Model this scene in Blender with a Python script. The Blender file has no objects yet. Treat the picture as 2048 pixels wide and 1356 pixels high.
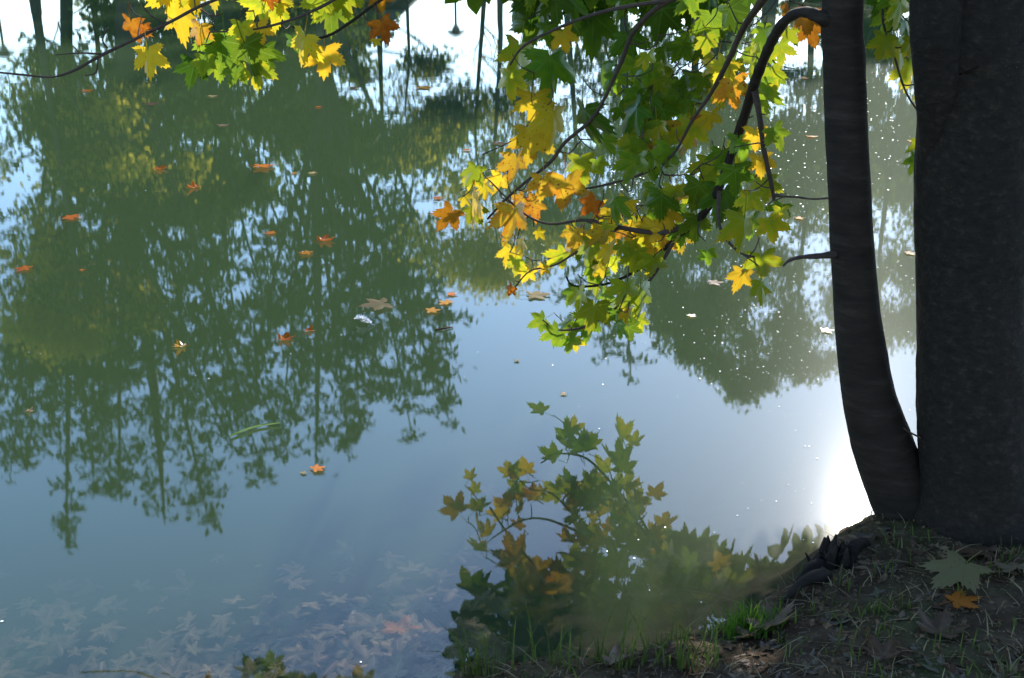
import bpy, math, random
import numpy as np
from mathutils import Vector, Matrix

R = math.radians
rnd = random.Random(7)
nr = np.random.RandomState(11)
sc = bpy.context.scene
col = sc.collection

# ------------------------------------------------------------------ camera
CAM_H, PITCH, F = 1.8, R(20.4), 2300.0        # metres above the water, tilt down, focal length in photo pixels
cam_d = bpy.data.cameras.new('camera')
cam_d.sensor_width = 36.0
cam_d.lens = F / 2048 * 36
cam_d.clip_start, cam_d.clip_end = 0.05, 2000
cam = bpy.data.objects.new('camera', cam_d)
col.objects.link(cam)
cam.location = (0, 0, CAM_H)
cam.rotation_euler = (R(90) - PITCH, 0, 0)
sc.camera = cam

# ------------------------------------------------------------------ sky, sun, exposure
SUN = Vector((.298, .882, .4957)).normalized()
SUN_EL = math.asin(SUN.z)
SUN_AZ = math.atan2(SUN.x, SUN.y)
world = bpy.data.worlds.new('World')
sc.world = world
world.use_nodes = True
wn = world.node_tree
bg = wn.nodes['Background']
sky = wn.nodes.new('ShaderNodeTexSky')
sky.sky_type = 'NISHITA'
sky.sun_disc = False
sky.sun_elevation = SUN_EL
sky.sun_rotation = SUN_AZ
sky.air_density = 1.0
sky.dust_density = 0.2
sky.ozone_density = 3.8
wn.links.new(sky.outputs[0], bg.inputs[0])
bg.inputs[1].default_value = 0.15
sl = bpy.data.lights.new('sun', 'SUN')
sl.energy = 3.2
sl.angle = R(0.53)
sl.color = (1.0, .96, .90)
so = bpy.data.objects.new('sun', sl)
col.objects.link(so)
so.rotation_euler = (-SUN).to_track_quat('-Z', 'Y').to_euler()
so.location = (20, 60, 40)
vs = sc.view_settings
vs.view_transform = 'Standard'
vs.look = 'None'
vs.exposure = 1.5
vs.gamma = 1.0
cy = sc.cycles
cy.caustics_reflective = False
cy.caustics_refractive = False
cy.max_bounces = 8
cy.diffuse_bounces = 2
cy.glossy_bounces = 2
cy.transmission_bounces = 3
cy.transparent_max_bounces = 12
cy.volume_bounces = 0
cy.use_denoising = True
cy.sample_clamp_indirect = 6.0

# ------------------------------------------------------------------ pixel helpers (photo pixels, 2048 wide)
CP, SP = math.cos(PITCH), math.sin(PITCH)


def ray(px, py):
    cx, cyy = (px - 1024) / F, (py - 678) / F
    return Vector((cx, CP - cyy * SP, -SP - cyy * CP))


def at(px, py, D):                 # the point seen at a pixel, D metres ahead
    d = ray(px, py)
    return Vector((0, 0, CAM_H)) + d * (D / d.y)


def on_z(px, py, z=0.0):           # the point seen at a pixel on the level z
    d = ray(px, py)
    return Vector((0, 0, CAM_H)) + d * ((z - CAM_H) / d.z)


def mirrored(px, py, D):           # the point whose reflection in the pond is seen at a pixel
    d = ray(px, py)
    t = D / d.y
    return Vector((d.x * t, D, -d.z * t - CAM_H))


# ------------------------------------------------------------------ object helpers
def link(name, me, mat=None, parent=None):
    o = bpy.data.objects.new(name, me)
    col.objects.link(o)
    if mat is not None and me is not None:
        me.materials.clear()
        me.materials.append(mat)
    if parent is not None:
        o.parent = parent
    return o


def tag(o, label=None, cat=None, group=None, kind=None):
    if label: o['label'] = label
    if cat: o['category'] = cat
    if group: o['group'] = group
    if kind: o['kind'] = kind
    return o


def empty(name, loc=(0, 0, 0)):
    o = bpy.data.objects.new(name, None)
    o.empty_display_size = .2
    col.objects.link(o)
    o.location = loc
    return o


class MB:
    """collects geometry for one mesh"""
    def __init__(s):
        s.v, s.f, s.n, s.uv = [], [], 0, None

    def add(s, verts, faces):
        verts = [tuple(p) for p in verts]
        s.v += verts
        s.f += [tuple(i + s.n for i in f) for f in faces]
        s.n += len(verts)

    def box(s, a, b):
        x0, y0, z0 = a; x1, y1, z1 = b
        s.add([(x0, y0, z0), (x1, y0, z0), (x1, y1, z0), (x0, y1, z0), (x0, y0, z1), (x1, y0, z1), (x1, y1, z1), (x0, y1, z1)],
              [(3, 2, 1, 0), (4, 5, 6, 7), (0, 1, 5, 4), (1, 2, 6, 5), (2, 3, 7, 6), (3, 0, 4, 7)])

    def tube(s, pts, rad, sides=6, wob=0.0, cap=True):
        pts = [Vector(p) for p in pts]
        vs, fs = [], []
        n = len(pts)
        ref = Vector((.31, .9, .3))
        for i, p in enumerate(pts):
            t = (pts[min(i + 1, n - 1)] - pts[max(i - 1, 0)])
            t = t.normalized() if t.length > 1e-9 else Vector((0, 0, 1))
            a = t.cross(ref)
            if a.length < .05: a = t.cross(Vector((1, 0, 0)))
            a.normalize()
            b = t.cross(a)
            for k in range(sides):
                an = 2 * math.pi * k / sides
                r = rad[i] * (1 + (rnd.uniform(-wob, wob) if wob else 0))
                vs.append(p + (a * math.cos(an) + b * math.sin(an)) * r)
        for i in range(n - 1):
            for k in range(sides):
                k2 = (k + 1) % sides
                fs.append((i * sides + k, i * sides + k2, (i + 1) * sides + k2, (i + 1) * sides + k))
        if cap:
            fs.append(tuple(range(sides))[::-1])
            fs.append(tuple((n - 1) * sides + k for k in range(sides)))
        s.add(vs, fs)

    def mesh(s, name, smooth=True):
        me = bpy.data.meshes.new(name)
        me.from_pydata(s.v, [], s.f)
        if smooth:
            me.polygons.foreach_set('use_smooth', [True] * len(me.polygons))
        me.update()
        return me

    def build(s, name, mat, parent=None, smooth=True):
        return link(name, s.mesh(name, smooth), mat, parent)


def np_mesh(name, V, Fc, smooth=False):
    """V (n,3), Fc (m,k) arrays -> mesh, fast"""
    me = bpy.data.meshes.new(name)
    V = np.asarray(V, np.float32); Fc = np.asarray(Fc, np.int32)
    m, k = Fc.shape
    me.vertices.add(len(V)); me.vertices.foreach_set('co', V.ravel())
    me.loops.add(m * k); me.loops.foreach_set('vertex_index', Fc.ravel())
    me.polygons.add(m)
    me.polygons.foreach_set('loop_start', np.arange(m, dtype=np.int32) * k)
    me.polygons.foreach_set('use_smooth', np.full(m, smooth))
    me.update(calc_edges=True)
    me.validate()
    return me


def spline(P, n=6):
    """Catmull-Rom through points"""
    P = [Vector(p) for p in P]
    out = []
    for i in range(len(P) - 1):
        p0, p1, p2, p3 = P[max(i - 1, 0)], P[i], P[i + 1], P[min(i + 2, len(P) - 1)]
        for k in range(n):
            t = k / n
            out.append(.5 * ((2 * p1) + (p2 - p0) * t + (2 * p0 - 5 * p1 + 4 * p2 - p3) * t * t + (3 * p1 - p0 - 3 * p2 + p3) * t ** 3))
    out.append(P[-1])
    return out


def lerp_list(a, n):
    m = len(a) - 1
    return [a[min(int(i * m / (n - 1)), m - 1)] * (1 - (i * m / (n - 1) - min(int(i * m / (n - 1)), m - 1))) +
            a[min(int(i * m / (n - 1)), m - 1) + 1] * (i * m / (n - 1) - min(int(i * m / (n - 1)), m - 1)) for i in range(n)]


# ------------------------------------------------------------------ materials
def new_mat(name):
    m = bpy.data.materials.new(name)
    m.use_nodes = True
    t = m.node_tree
    for n in list(t.nodes): t.nodes.remove(n)
    out = t.nodes.new('ShaderNodeOutputMaterial')
    return m, t, out


def N(t, typ, **kw):
    n = t.nodes.new(typ)
    for k, v in kw.items():
        if k.startswith('i_'):
            key = k[2:]
            key = int(key) if key.isdigit() else key
            n.inputs[key].default_value = v
        else:
            setattr(n, k, v)
    return n


def L(t, a, b): t.links.new(a, b)


def math_n(t, op, a, b=None, clamp=False):
    n = t.nodes.new('ShaderNodeMath'); n.operation = op; n.use_clamp = clamp
    for i, x in enumerate((a, b)):
        if x is None: continue
        if isinstance(x, (int, float)): n.inputs[i].default_value = x
        else: t.links.new(x, n.inputs[i])
    return n.outputs[0]


def ramp(t, fac, stops):
    n = t.nodes.new('ShaderNodeValToRGB')
    e = n.color_ramp.elements
    while len(e) < len(stops): e.new(.5)
    for k, (p, c) in enumerate(stops):
        e[k].position = p
        e[k].color = (*c, 1) if len(c) == 3 else c
    t.links.new(fac, n.inputs[0])
    return n.outputs[0]


def mixc(t, fac, a, b, blend='MIX'):
    n = t.nodes.new('ShaderNodeMix'); n.data_type = 'RGBA'; n.blend_type = blend
    for s, x in ((0, fac), (6, a), (7, b)):
        if isinstance(x, (int, float)): n.inputs[s].default_value = x
        elif isinstance(x, tuple): n.inputs[s].default_value = (*x, 1)
        else: t.links.new(x, n.inputs[s])
    return n.outputs[2]


def leaf_mat(name, base, edge, spot=0.0, transl=.5, vein=(.35, .30, .06), gloss=.018, vary=.25):
    """a lobed leaf: base colour inside, edge colour creeping in between the veins, brown spots"""
    m, t, out = new_mat(name)
    tc = N(t, 'ShaderNodeTexCoord')
    oi = N(t, 'ShaderNodeObjectInfo')
    sep = N(t, 'ShaderNodeSeparateXYZ'); L(t, tc.outputs['Object'], sep.inputs[0])
    ang = math_n(t, 'ARCTAN2', sep.outputs[0], sep.outputs[1])
    q = math_n(t, 'DIVIDE', ang, .92)
    fr = math_n(t, 'ABSOLUTE', math_n(t, 'SUBTRACT', q, math_n(t, 'ROUND', q)))
    ln = N(t, 'ShaderNodeVectorMath', operation='LENGTH'); L(t, tc.outputs['Object'], ln.inputs[0])
    dist = math_n(t, 'MULTIPLY', fr, ln.outputs['Value'])
    veinm = math_n(t, 'SUBTRACT', 1.0, math_n(t, 'DIVIDE', dist, .022, True), True)
    # side veins: fine parallel bands
    sidev = math_n(t, 'SINE', math_n(t, 'ADD', math_n(t, 'MULTIPLY', ln.outputs['Value'], 52.0), math_n(t, 'MULTIPLY', fr, -38.0)))
    sidem = math_n(t, 'MULTIPLY', math_n(t, 'GREATER_THAN', sidev, .93), .35)
    add = N(t, 'ShaderNodeVectorMath', operation='ADD')
    L(t, tc.outputs['Object'], add.inputs[0])
    rs = math_n(t, 'MULTIPLY', oi.outputs['Random'], 37.0)
    cmb = N(t, 'ShaderNodeCombineXYZ'); L(t, rs, cmb.inputs[0]); L(t, rs, cmb.inputs[2])
    L(t, cmb.outputs[0], add.inputs[1])
    nz = N(t, 'ShaderNodeTexNoise', i_Scale=3.2, i_Detail=4.0); L(t, add.outputs[0], nz.inputs['Vector'])
    # edge tint where far from base and from veins
    ef = math_n(t, 'ADD', math_n(t, 'MULTIPLY', dist, 1.6), math_n(t, 'MULTIPLY', ln.outputs['Value'], .35))
    ef = math_n(t, 'ADD', ef, math_n(t, 'MULTIPLY', math_n(t, 'SUBTRACT', nz.outputs[0], .5), 1.6))
    ef = math_n(t, 'ADD', ef, math_n(t, 'MULTIPLY', math_n(t, 'SUBTRACT', oi.outputs['Random'], .5), .5))
    ef = math_n(t, 'MULTIPLY', math_n(t, 'SUBTRACT', ef, .22), 2.2, True)
    c = mixc(t, ef, base, edge)
    hs = N(t, 'ShaderNodeHueSaturation')
    L(t, c, hs.inputs['Color'])
    L(t, math_n(t, 'ADD', 1 - vary, math_n(t, 'MULTIPLY', oi.outputs['Random'], 2 * vary)), hs.inputs['Value'])
    rr = math_n(t, 'FRACT', math_n(t, 'MULTIPLY', oi.outputs['Random'], 13.7))
    L(t, math_n(t, 'ADD', .485, math_n(t, 'MULTIPLY', rr, .03)), hs.inputs['Hue'])
    c = hs.outputs[0]
    c = mixc(t, math_n(t, 'MAXIMUM', math_n(t, 'MULTIPLY', veinm, .6), sidem), c, vein)
    if spot > 0:
        vo = N(t, 'ShaderNodeTexVoronoi', i_Scale=6.5); L(t, add.outputs[0], vo.inputs['Vector'])
        n2 = N(t, 'ShaderNodeTexNoise', i_Scale=2.1); L(t, add.outputs[0], n2.inputs['Vector'])
        thr = math_n(t, 'MULTIPLY', n2.outputs[0], spot)
        sm = math_n(t, 'LESS_THAN', vo.outputs['Distance'], thr)
        c = mixc(t, math_n(t, 'MULTIPLY', sm, .85), c, (.10, .035, .012))
    d = N(t, 'ShaderNodeBsdfDiffuse'); L(t, c, d.inputs[0])
    tr = N(t, 'ShaderNodeBsdfTranslucent'); L(t, c, tr.inputs[0])
    mx = N(t, 'ShaderNodeMixShader', i_0=transl); L(t, d.outputs[0], mx.inputs[1]); L(t, tr.outputs[0], mx.inputs[2])
    g = N(t, 'ShaderNodeBsdfGlossy', i_Roughness=.42); g.inputs[0].default_value = (.8, .8, .8, 1)
    fre = N(t, 'ShaderNodeFresnel', i_IOR=1.35)
    m2 = N(t, 'ShaderNodeMixShader'); L(t, math_n(t, 'MULTIPLY', fre.outputs[0], gloss * 8), m2.inputs[0])
    L(t, mx.outputs[0], m2.inputs[1]); L(t, g.outputs[0], m2.inputs[2])
    L(t, m2.outputs[0], out.inputs[0])
    return m


def foliage_mat(name, c1, c2, transl=.4, scale=.6):
    m, t, out = new_mat(name)
    tc = N(t, 'ShaderNodeTexCoord')
    nz = N(t, 'ShaderNodeTexNoise', i_Scale=scale, i_Detail=5.0, i_Roughness=.7); L(t, tc.outputs['Object'], nz.inputs['Vector'])
    c = ramp(t, nz.outputs[0], [(.35, c1), (.65, c2)])
    d = N(t, 'ShaderNodeBsdfDiffuse'); L(t, c, d.inputs[0])
    tr = N(t, 'ShaderNodeBsdfTranslucent'); L(t, c, tr.inputs[0])
    mx = N(t, 'ShaderNodeMixShader', i_0=transl); L(t, d.outputs[0], mx.inputs[1]); L(t, tr.outputs[0], mx.inputs[2])
    L(t, mx.outputs[0], out.inputs[0])
    return m


def bark_mat(name, c1, c2, c3, scale=14.0, stretch=(1, 1, .35), bump=.012, lichen=.0):
    m, t, out = new_mat(name)
    tc = N(t, 'ShaderNodeTexCoord')
    mp = N(t, 'ShaderNodeMapping'); mp.inputs['Scale'].default_value = stretch
    L(t, tc.outputs['Object'], mp.inputs[0])
    n1 = N(t, 'ShaderNodeTexNoise', i_Scale=scale, i_Detail=8.0, i_Roughness=.65); L(t, mp.outputs[0], n1.inputs['Vector'])
    n2 = N(t, 'ShaderNodeTexNoise', i_Scale=2.3, i_Detail=4.0); L(t, tc.outputs['Object'], n2.inputs['Vector'])
    c = ramp(t, n1.outputs[0], [(.3, c1), (.55, c2), (.75, c3)])
    c = mixc(t, math_n(t, 'MULTIPLY', n2.outputs[0], .6), c, c1)
    if lichen:
        vo = N(t, 'ShaderNodeTexVoronoi', i_Scale=70.0); L(t, tc.outputs['Object'], vo.inputs['Vector'])
        n3 = N(t, 'ShaderNodeTexNoise', i_Scale=4.0, i_Detail=3.0); L(t, tc.outputs['Object'], n3.inputs['Vector'])
        thr = math_n(t, 'MULTIPLY', math_n(t, 'SUBTRACT', n3.outputs[0], .42, True), lichen)
        c = mixc(t, math_n(t, 'LESS_THAN', vo.outputs['Distance'], thr), c, (.085, .085, .055))
    b = N(t, 'ShaderNodeBsdfPrincipled', i_Roughness=.85); L(t, c, b.inputs['Base Color'])
    b.inputs['Specular IOR Level'].default_value = .2
    bp = N(t, 'ShaderNodeBump', i_Strength=.9, i_Distance=bump); L(t, n1.outputs[0], bp.inputs['Height'])
    L(t, bp.outputs[0], b.inputs['Normal'])
    L(t, b.outputs[0], out.inputs[0])
    return m


def plain_mat(name, c, rough=.7, vary=.15, scale=8.0):
    m, t, out = new_mat(name)
    tc = N(t, 'ShaderNodeTexCoord')
    nz = N(t, 'ShaderNodeTexNoise', i_Scale=scale, i_Detail=5.0); L(t, tc.outputs['Object'], nz.inputs['Vector'])
    cc = ramp(t, nz.outputs[0], [(.3, tuple(x * (1 - vary) for x in c)), (.7, tuple(min(1, x * (1 + vary)) for x in c))])
    b = N(t, 'ShaderNodeBsdfPrincipled', i_Roughness=rough); L(t, cc, b.inputs['Base Color'])
    b.inputs['Specular IOR Level'].default_value = .3
    L(t, b.outputs[0], out.inputs[0])
    return m


M = {}
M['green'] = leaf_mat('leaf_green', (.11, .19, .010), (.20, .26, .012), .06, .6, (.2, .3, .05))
M['dark'] = leaf_mat('leaf_dark_green', (.06, .125, .008), (.10, .17, .010), .0, .45, (.13, .22, .04))  # darker green copy, shade of the upper leaves put into its colour
M['yg'] = leaf_mat('leaf_yellow_green', (.27, .31, .012), (.46, .36, .014), .12, .62, (.30, .36, .05))
M['yellow'] = leaf_mat('leaf_yellow', (.60, .42, .018), (.62, .36, .015), .22, .6, (.55, .42, .06))
M['gold'] = leaf_mat('leaf_gold', (.52, .31, .018), (.44, .18, .012), .36, .52, (.40, .25, .05))
M['orange'] = leaf_mat('leaf_orange', (.42, .15, .010), (.28, .08, .008), .25, .42, (.32, .13, .03), gloss=.003)
M['bleached'] = leaf_mat('leaf_bleached', (.30, .23, .09), (.34, .22, .10), .1, .3, (.36, .29, .15), gloss=.003)
M['tan'] = leaf_mat('leaf_tan', (.19, .13, .075), (.14, .085, .05), .2, .25, (.24, .17, .10), gloss=.003)
M['brown'] = leaf_mat('leaf_brown', (.085, .05, .028), (.06, .032, .018), .15, .2, (.11, .07, .04), gloss=.003)
M['olive'] = leaf_mat('leaf_olive', (.13, .115, .045), (.15, .11, .05), .2, .3, (.18, .15, .08), gloss=.003)
M['grey'] = leaf_mat('leaf_grey', (.115, .088, .06), (.085, .062, .04), .1, .2, (.2, .17, .13), gloss=.003)
M['rust'] = leaf_mat('leaf_rust', (.46, .155, .012), (.36, .10, .010), .2, .35, (.46, .19, .06), gloss=.003)
M['salmon'] = leaf_mat('leaf_salmon', (.52, .21, .03), (.46, .16, .022), .1, .3, (.48, .22, .12), gloss=.003)
M['bed'] = leaf_mat('leaf_sodden', (.24, .165, .09), (.12, .08, .045), .0, .0, (.40, .34, .25), .0, .4)
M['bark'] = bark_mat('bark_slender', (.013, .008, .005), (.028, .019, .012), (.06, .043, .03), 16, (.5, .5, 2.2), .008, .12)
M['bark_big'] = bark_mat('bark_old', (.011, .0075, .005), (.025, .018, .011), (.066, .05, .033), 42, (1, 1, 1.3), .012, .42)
M['twig'] = bark_mat('bark_twig', (.045, .03, .022), (.075, .05, .036), (.11, .08, .06), 40, (1, 1, 1), .001)
M['far_bark'] = bark_mat('bark_far', (.035, .028, .02), (.06, .05, .04), (.09, .075, .06), 6, (1, 1, .3), .02)
M['needle'] = foliage_mat('needles', (.016, .034, .010), (.045, .075, .02), .35)
M['far_green'] = foliage_mat('far_green_leaves', (.05, .085, .015), (.17, .20, .03), .55)
M['far_yellow'] = foliage_mat('far_yellow_leaves', (.30, .30, .03), (.65, .52, .06), .65, .9)


# ------------------------------------------------------------------ the setting: bank, bed, far shore
EDGE_PX = [(880, 1400), (930, 1352), (1060, 1342), (1200, 1326), (1330, 1305), (1430, 1278), (1500, 1232), (1570, 1186),
           (1622, 1150), (1655, 1100), (1700, 1066), (1752, 1048), (1850, 1010), (1960, 992), (2100, 985)]
edge = [on_z(*p) for p in EDGE_PX]
EDGE = np.array([(-60, .6), (-12, 1.1), (-4, 1.45), (-2, 1.7), (-.9, 2.0)] + [(p.x, p.y) for p in edge] + [(3.0, 3.2), (6, 3.0), (14, 2.4), (60, 1.5)])


def edge_y(x):
    return np.interp(x, EDGE[:, 0], EDGE[:, 1])


_VN = {}


def vnoise(x, y, s, seed=0):
    """smooth value noise"""
    if seed not in _VN: _VN[seed] = np.random.RandomState(seed).rand(64, 64)
    T = _VN[seed]
    x = np.asarray(x) * s; y = np.asarray(y) * s
    xi = np.floor(x).astype(int); yi = np.floor(y).astype(int)
    u = x - xi; v = y - yi
    u = u * u * (3 - 2 * u); v = v * v * (3 - 2 * v)
    g = lambda a, b: T[a % 64, b % 64]
    return (g(xi, yi) * (1 - u) + g(xi + 1, yi) * u) * (1 - v) + (g(xi, yi + 1) * (1 - u) + g(xi + 1, yi + 1) * u) * v - .5


# distance to the polyline edge
def edge_dist(x, y):
    x = np.asarray(x, float); y = np.asarray(y, float)
    best = np.full(np.broadcast(x, y).shape, 1e9)
    for i in range(len(EDGE) - 1):
        ax, ay = EDGE[i]; bx, by = EDGE[i + 1]
        dx, dy = bx - ax, by - ay
        t = np.clip(((x - ax) * dx + (y - ay) * dy) / (dx * dx + dy * dy), 0, 1)
        best = np.minimum(best, np.hypot(x - ax - t * dx, y - ay - t * dy))
    return np.where(y < edge_y(x), best, -best)       # positive on land


FAR_Y = 33.0


def height(x, y):
    x = np.asarray(x, float); y = np.asarray(y, float)
    wob = vnoise(x, y, 7, 1) * .05 + vnoise(x, y, 19, 2) * .02
    d = edge_dist(x, y) + wob
    land = .015 + .05 * (1 - np.exp(-np.maximum(d, 0) / .05)) + .13 * (1 - np.exp(-np.maximum(d, 0) / .5))
    land = land + vnoise(x, y, 5, 3) * .035 * np.clip(d * 6, 0, 1) + vnoise(x, y, 17, 4) * .016 + vnoise(x, y, 41, 5) * .009 + vnoise(x, y, 90, 6) * .004
    w = np.maximum(-d, 0)
    bed = .015 - .13 * (1 - np.exp(-w / .10)) - .19 * np.minimum(w, 1.2) - .30 * np.clip(w - 1.2, 0, 4) + vnoise(x, y, 2.2, 7) * .05 * np.clip(w, 0, 1)
    z = np.where(d > 0, land, np.maximum(bed, -1.7))
    far = FAR_Y + vnoise(x, y * 0, .15, 9) * 1.5
    k = np.clip((y - far + 2.5) / 3.0, 0, 1)
    zf = .35 + np.clip(y - far, 0, 60) * .012 + vnoise(x, y, .3, 8) * .15
    z = np.where(y > 10, -1.7 * (1 - k) + zf * k, z)
    s = np.clip((np.abs(x) - 58) / 6, 0, 1)
    return z * (1 - s) + .4 * s


xs = np.unique(np.concatenate([np.linspace(-600, -60, 20), np.linspace(-60, -4, 40), np.linspace(-4, -.6, 70), np.linspace(-.6, 2.3, 250), np.linspace(2.3, 6, 50), np.linspace(6, 60, 40), np.linspace(60, 600, 20)]))
ys = np.unique(np.concatenate([np.linspace(-400, -6, 20), np.linspace(-6, 1.2, 50), np.linspace(1.2, 3.5, 210), np.linspace(3.5, 7, 45), np.linspace(7, 29, 20), np.linspace(29, 38, 26), np.linspace(38, 700, 60)]))
XX, YY = np.meshgrid(xs, ys)
ZZ = height(XX, YY)
nx, ny = len(xs), len(ys)
idx = np.arange(nx * ny).reshape(ny, nx)
quads = np.stack([idx[:-1, :-1], idx[:-1, 1:], idx[1:, 1:], idx[1:, :-1]], -1).reshape(-1, 4)
gm = np_mesh('ground', np.stack([XX, YY, ZZ], -1).reshape(-1, 3), quads, True)


def ground_mat():
    m, t, out = new_mat('bank_earth')
    tc = N(t, 'ShaderNodeTexCoord')
    n1 = N(t, 'ShaderNodeTexNoise', i_Scale=9.0, i_Detail=10.0, i_Roughness=.7); L(t, tc.outputs['Object'], n1.inputs['Vector'])
    n2 = N(t, 'ShaderNodeTexNoise', i_Scale=70.0, i_Detail=6.0, i_Roughness=.7); L(t, tc.outputs['Object'], n2.inputs['Vector'])
    n3 = N(t, 'ShaderNodeTexNoise', i_Scale=2.2, i_Detail=4.0); L(t, tc.outputs['Object'], n3.inputs['Vector'])
    c = ramp(t, n1.outputs[0], [(.3, (.027, .015, .008)), (.5, (.06, .037, .02)), (.7, (.11, .073, .042))])
    c = mixc(t, math_n(t, 'MULTIPLY', math_n(t, 'SUBTRACT', n3.outputs[0], .48, True), 3.0, True), c, (.045, .06, .018))
    c = mixc(t, math_n(t, 'GREATER_THAN', n2.outputs[0], .62), c, (.17, .13, .085))
    # pond silt below the waterline: mud darkened in place of the crown's shade
    geo = N(t, 'ShaderNodeNewGeometry'); sep = N(t, 'ShaderNodeSeparateXYZ'); L(t, geo.outputs['Position'], sep.inputs[0])
    under = math_n(t, 'MULTIPLY', math_n(t, 'SUBTRACT', -.03, sep.outputs[2]), 20.0, True)
    silt = ramp(t, n1.outputs[0], [(.35, (.022, .017, .010)), (.65, (.055, .042, .026))])
    c = mixc(t, under, c, silt)
    b = N(t, 'ShaderNodeBsdfPrincipled', i_Roughness=.95); L(t, c, b.inputs['Base Color'])
    b.inputs['Specular IOR Level'].default_value = .1
    mixh = math_n(t, 'ADD', n1.outputs[0], math_n(t, 'MULTIPLY', n2.outputs[0], .5))
    bp = N(t, 'ShaderNodeBump', i_Strength=.8, i_Distance=.012); L(t, mixh, bp.inputs['Height'])
    L(t, bp.outputs[0], b.inputs['Normal'])
    L(t, b.outputs[0], out.inputs[0])
    return m


tag(link('ground', gm, ground_mat()), kind='structure')


# ------------------------------------------------------------------ water: mirror surface over a murky green volume
def water_mat():
    m, t, out = new_mat('pond_water')
    geo = N(t, 'ShaderNodeNewGeometry')
    sep = N(t, 'ShaderNodeSeparateXYZ'); L(t, geo.outputs['Position'], sep.inputs[0])
    mp = N(t, 'ShaderNodeMapping'); mp.inputs['Scale'].default_value = (1.0, 2.4, 1)
    L(t, geo.outputs['Position'], mp.inputs[0])
    n1 = N(t, 'ShaderNodeTexNoise', i_Scale=2.6, i_Detail=3.0); L(t, mp.outputs[0], n1.inputs['Vector'])
    n2 = N(t, 'ShaderNodeTexNoise', i_Scale=.35, i_Detail=2.0); L(t, geo.outputs['Position'], n2.inputs['Vector'])
    # ripples: calm near the bank, ruffled further out in patches
    amt = math_n(t, 'MULTIPLY', math_n(t, 'SUBTRACT', sep.outputs[1], 3.5), .11, True)
    amt = math_n(t, 'ADD', math_n(t, 'MULTIPLY', amt, math_n(t, 'ADD', .35, n2.outputs[0])), .12)
    n3 = N(t, 'ShaderNodeTexNoise', i_Scale=38.0, i_Detail=2.0); L(t, geo.outputs['Position'], n3.inputs['Vector'])
    hgt = math_n(t, 'ADD', math_n(t, 'MULTIPLY', n1.outputs[0], amt), math_n(t, 'MULTIPLY', n3.outputs[0], .07))
    bp = N(t, 'ShaderNodeBump', i_Strength=1.0, i_Distance=.00028)
    L(t, hgt, bp.inputs['Height'])
    # Schlick reflectance from the unsigned angle, so that light also passes out of the water
    dt = N(t, 'ShaderNodeVectorMath', operation='DOT_PRODUCT'); L(t, bp.outputs[0], dt.inputs[0]); L(t, geo.outputs['Incoming'], dt.inputs[1])
    om = math_n(t, 'SUBTRACT', 1.0, math_n(t, 'ABSOLUTE', dt.outputs['Value']), True)
    fres = math_n(t, 'ADD', .035, math_n(t, 'MULTIPLY', math_n(t, 'POWER', om, 3.0), .60), True)
    g1 = N(t, 'ShaderNodeBsdfGlossy', i_Roughness=.028); g2 = N(t, 'ShaderNodeBsdfGlossy', i_Roughness=.16); g3 = N(t, 'ShaderNodeBsdfGlossy', i_Roughness=.29)
    g1.distribution = 'BECKMANN'
    for g in (g1, g2, g3):
        g.inputs[0].default_value = (1, 1, 1, 1); L(t, bp.outputs[0], g.inputs['Normal'])
    a = N(t, 'ShaderNodeMixShader', i_0=.007); L(t, g1.outputs[0], a.inputs[1]); L(t, g2.outputs[0], a.inputs[2])
    b = N(t, 'ShaderNodeMixShader', i_0=.010); L(t, a.outputs[0], b.inputs[1]); L(t, g3.outputs[0], b.inputs[2])
    tr = N(t, 'ShaderNodeBsdfTransparent')
    mx = N(t, 'ShaderNodeMixShader'); L(t, fres, mx.inputs[0]); L(t, tr.outputs[0], mx.inputs[1]); L(t, b.outputs[0], mx.inputs[2])
    L(t, mx.outputs[0], out.inputs['Surface'])
    v = N(t, 'ShaderNodeVolumePrincipled')
    v.inputs['Color'].default_value = (.130, .215, .085, 1)
    v.inputs['Density'].default_value = 1.75
    v.inputs['Anisotropy'].default_value = 0.0
    v.inputs['Absorption Color'].default_value = (.0, .0, .0, 1)
    L(t, v.outputs[0], out.inputs['Volume'])
    return m


wb = MB(); wb.box((-62, -3.0, -4.0), (62, 35.5, 0.0))
wo = wb.build('water', water_mat(), smooth=False)
tag(wo, kind='structure')


# ------------------------------------------------------------------ lobed leaf meshes
def leaf_outline(kind=0, rr=None):
    """sycamore outline around the stalk junction at the origin, tip on +Y, unit blade length"""
    rr = rr or random.Random(kind)
    tips = [(-108, .60), (-53, .90), (0, 1.0), (53, .90), (108, .60)]
    tips = [(a + rr.uniform(-4, 4), r * rr.uniform(.9, 1.08)) for a, r in tips]
    pts = [(-160, .17)]
    for i, (a, r) in enumerate(tips):
        # teeth on both sides of the lobe
        w = 20.5
        pts += [(a - w * .95, r * .62), (a - w * .82, r * .76), (a - w * .58, r * .71), (a - w * .44, r * .88), (a - w * .22, r * .83), (a, r * 1.03),
                (a + w * .22, r * .83), (a + w * .44, r * .88), (a + w * .58, r * .71), (a + w * .82, r * .76), (a + w * .95, r * .62)]
        if i < 4:
            b, s = tips[i + 1]
            pts.append(((a + b) / 2, .46 + (.06 if 0 < i < 3 else 0) + rr.uniform(-.07, .03)))
    pts.append((160, .17))
    return [(math.radians(a), r * rr.uniform(.97, 1.03)) for a, r in pts]


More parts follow.
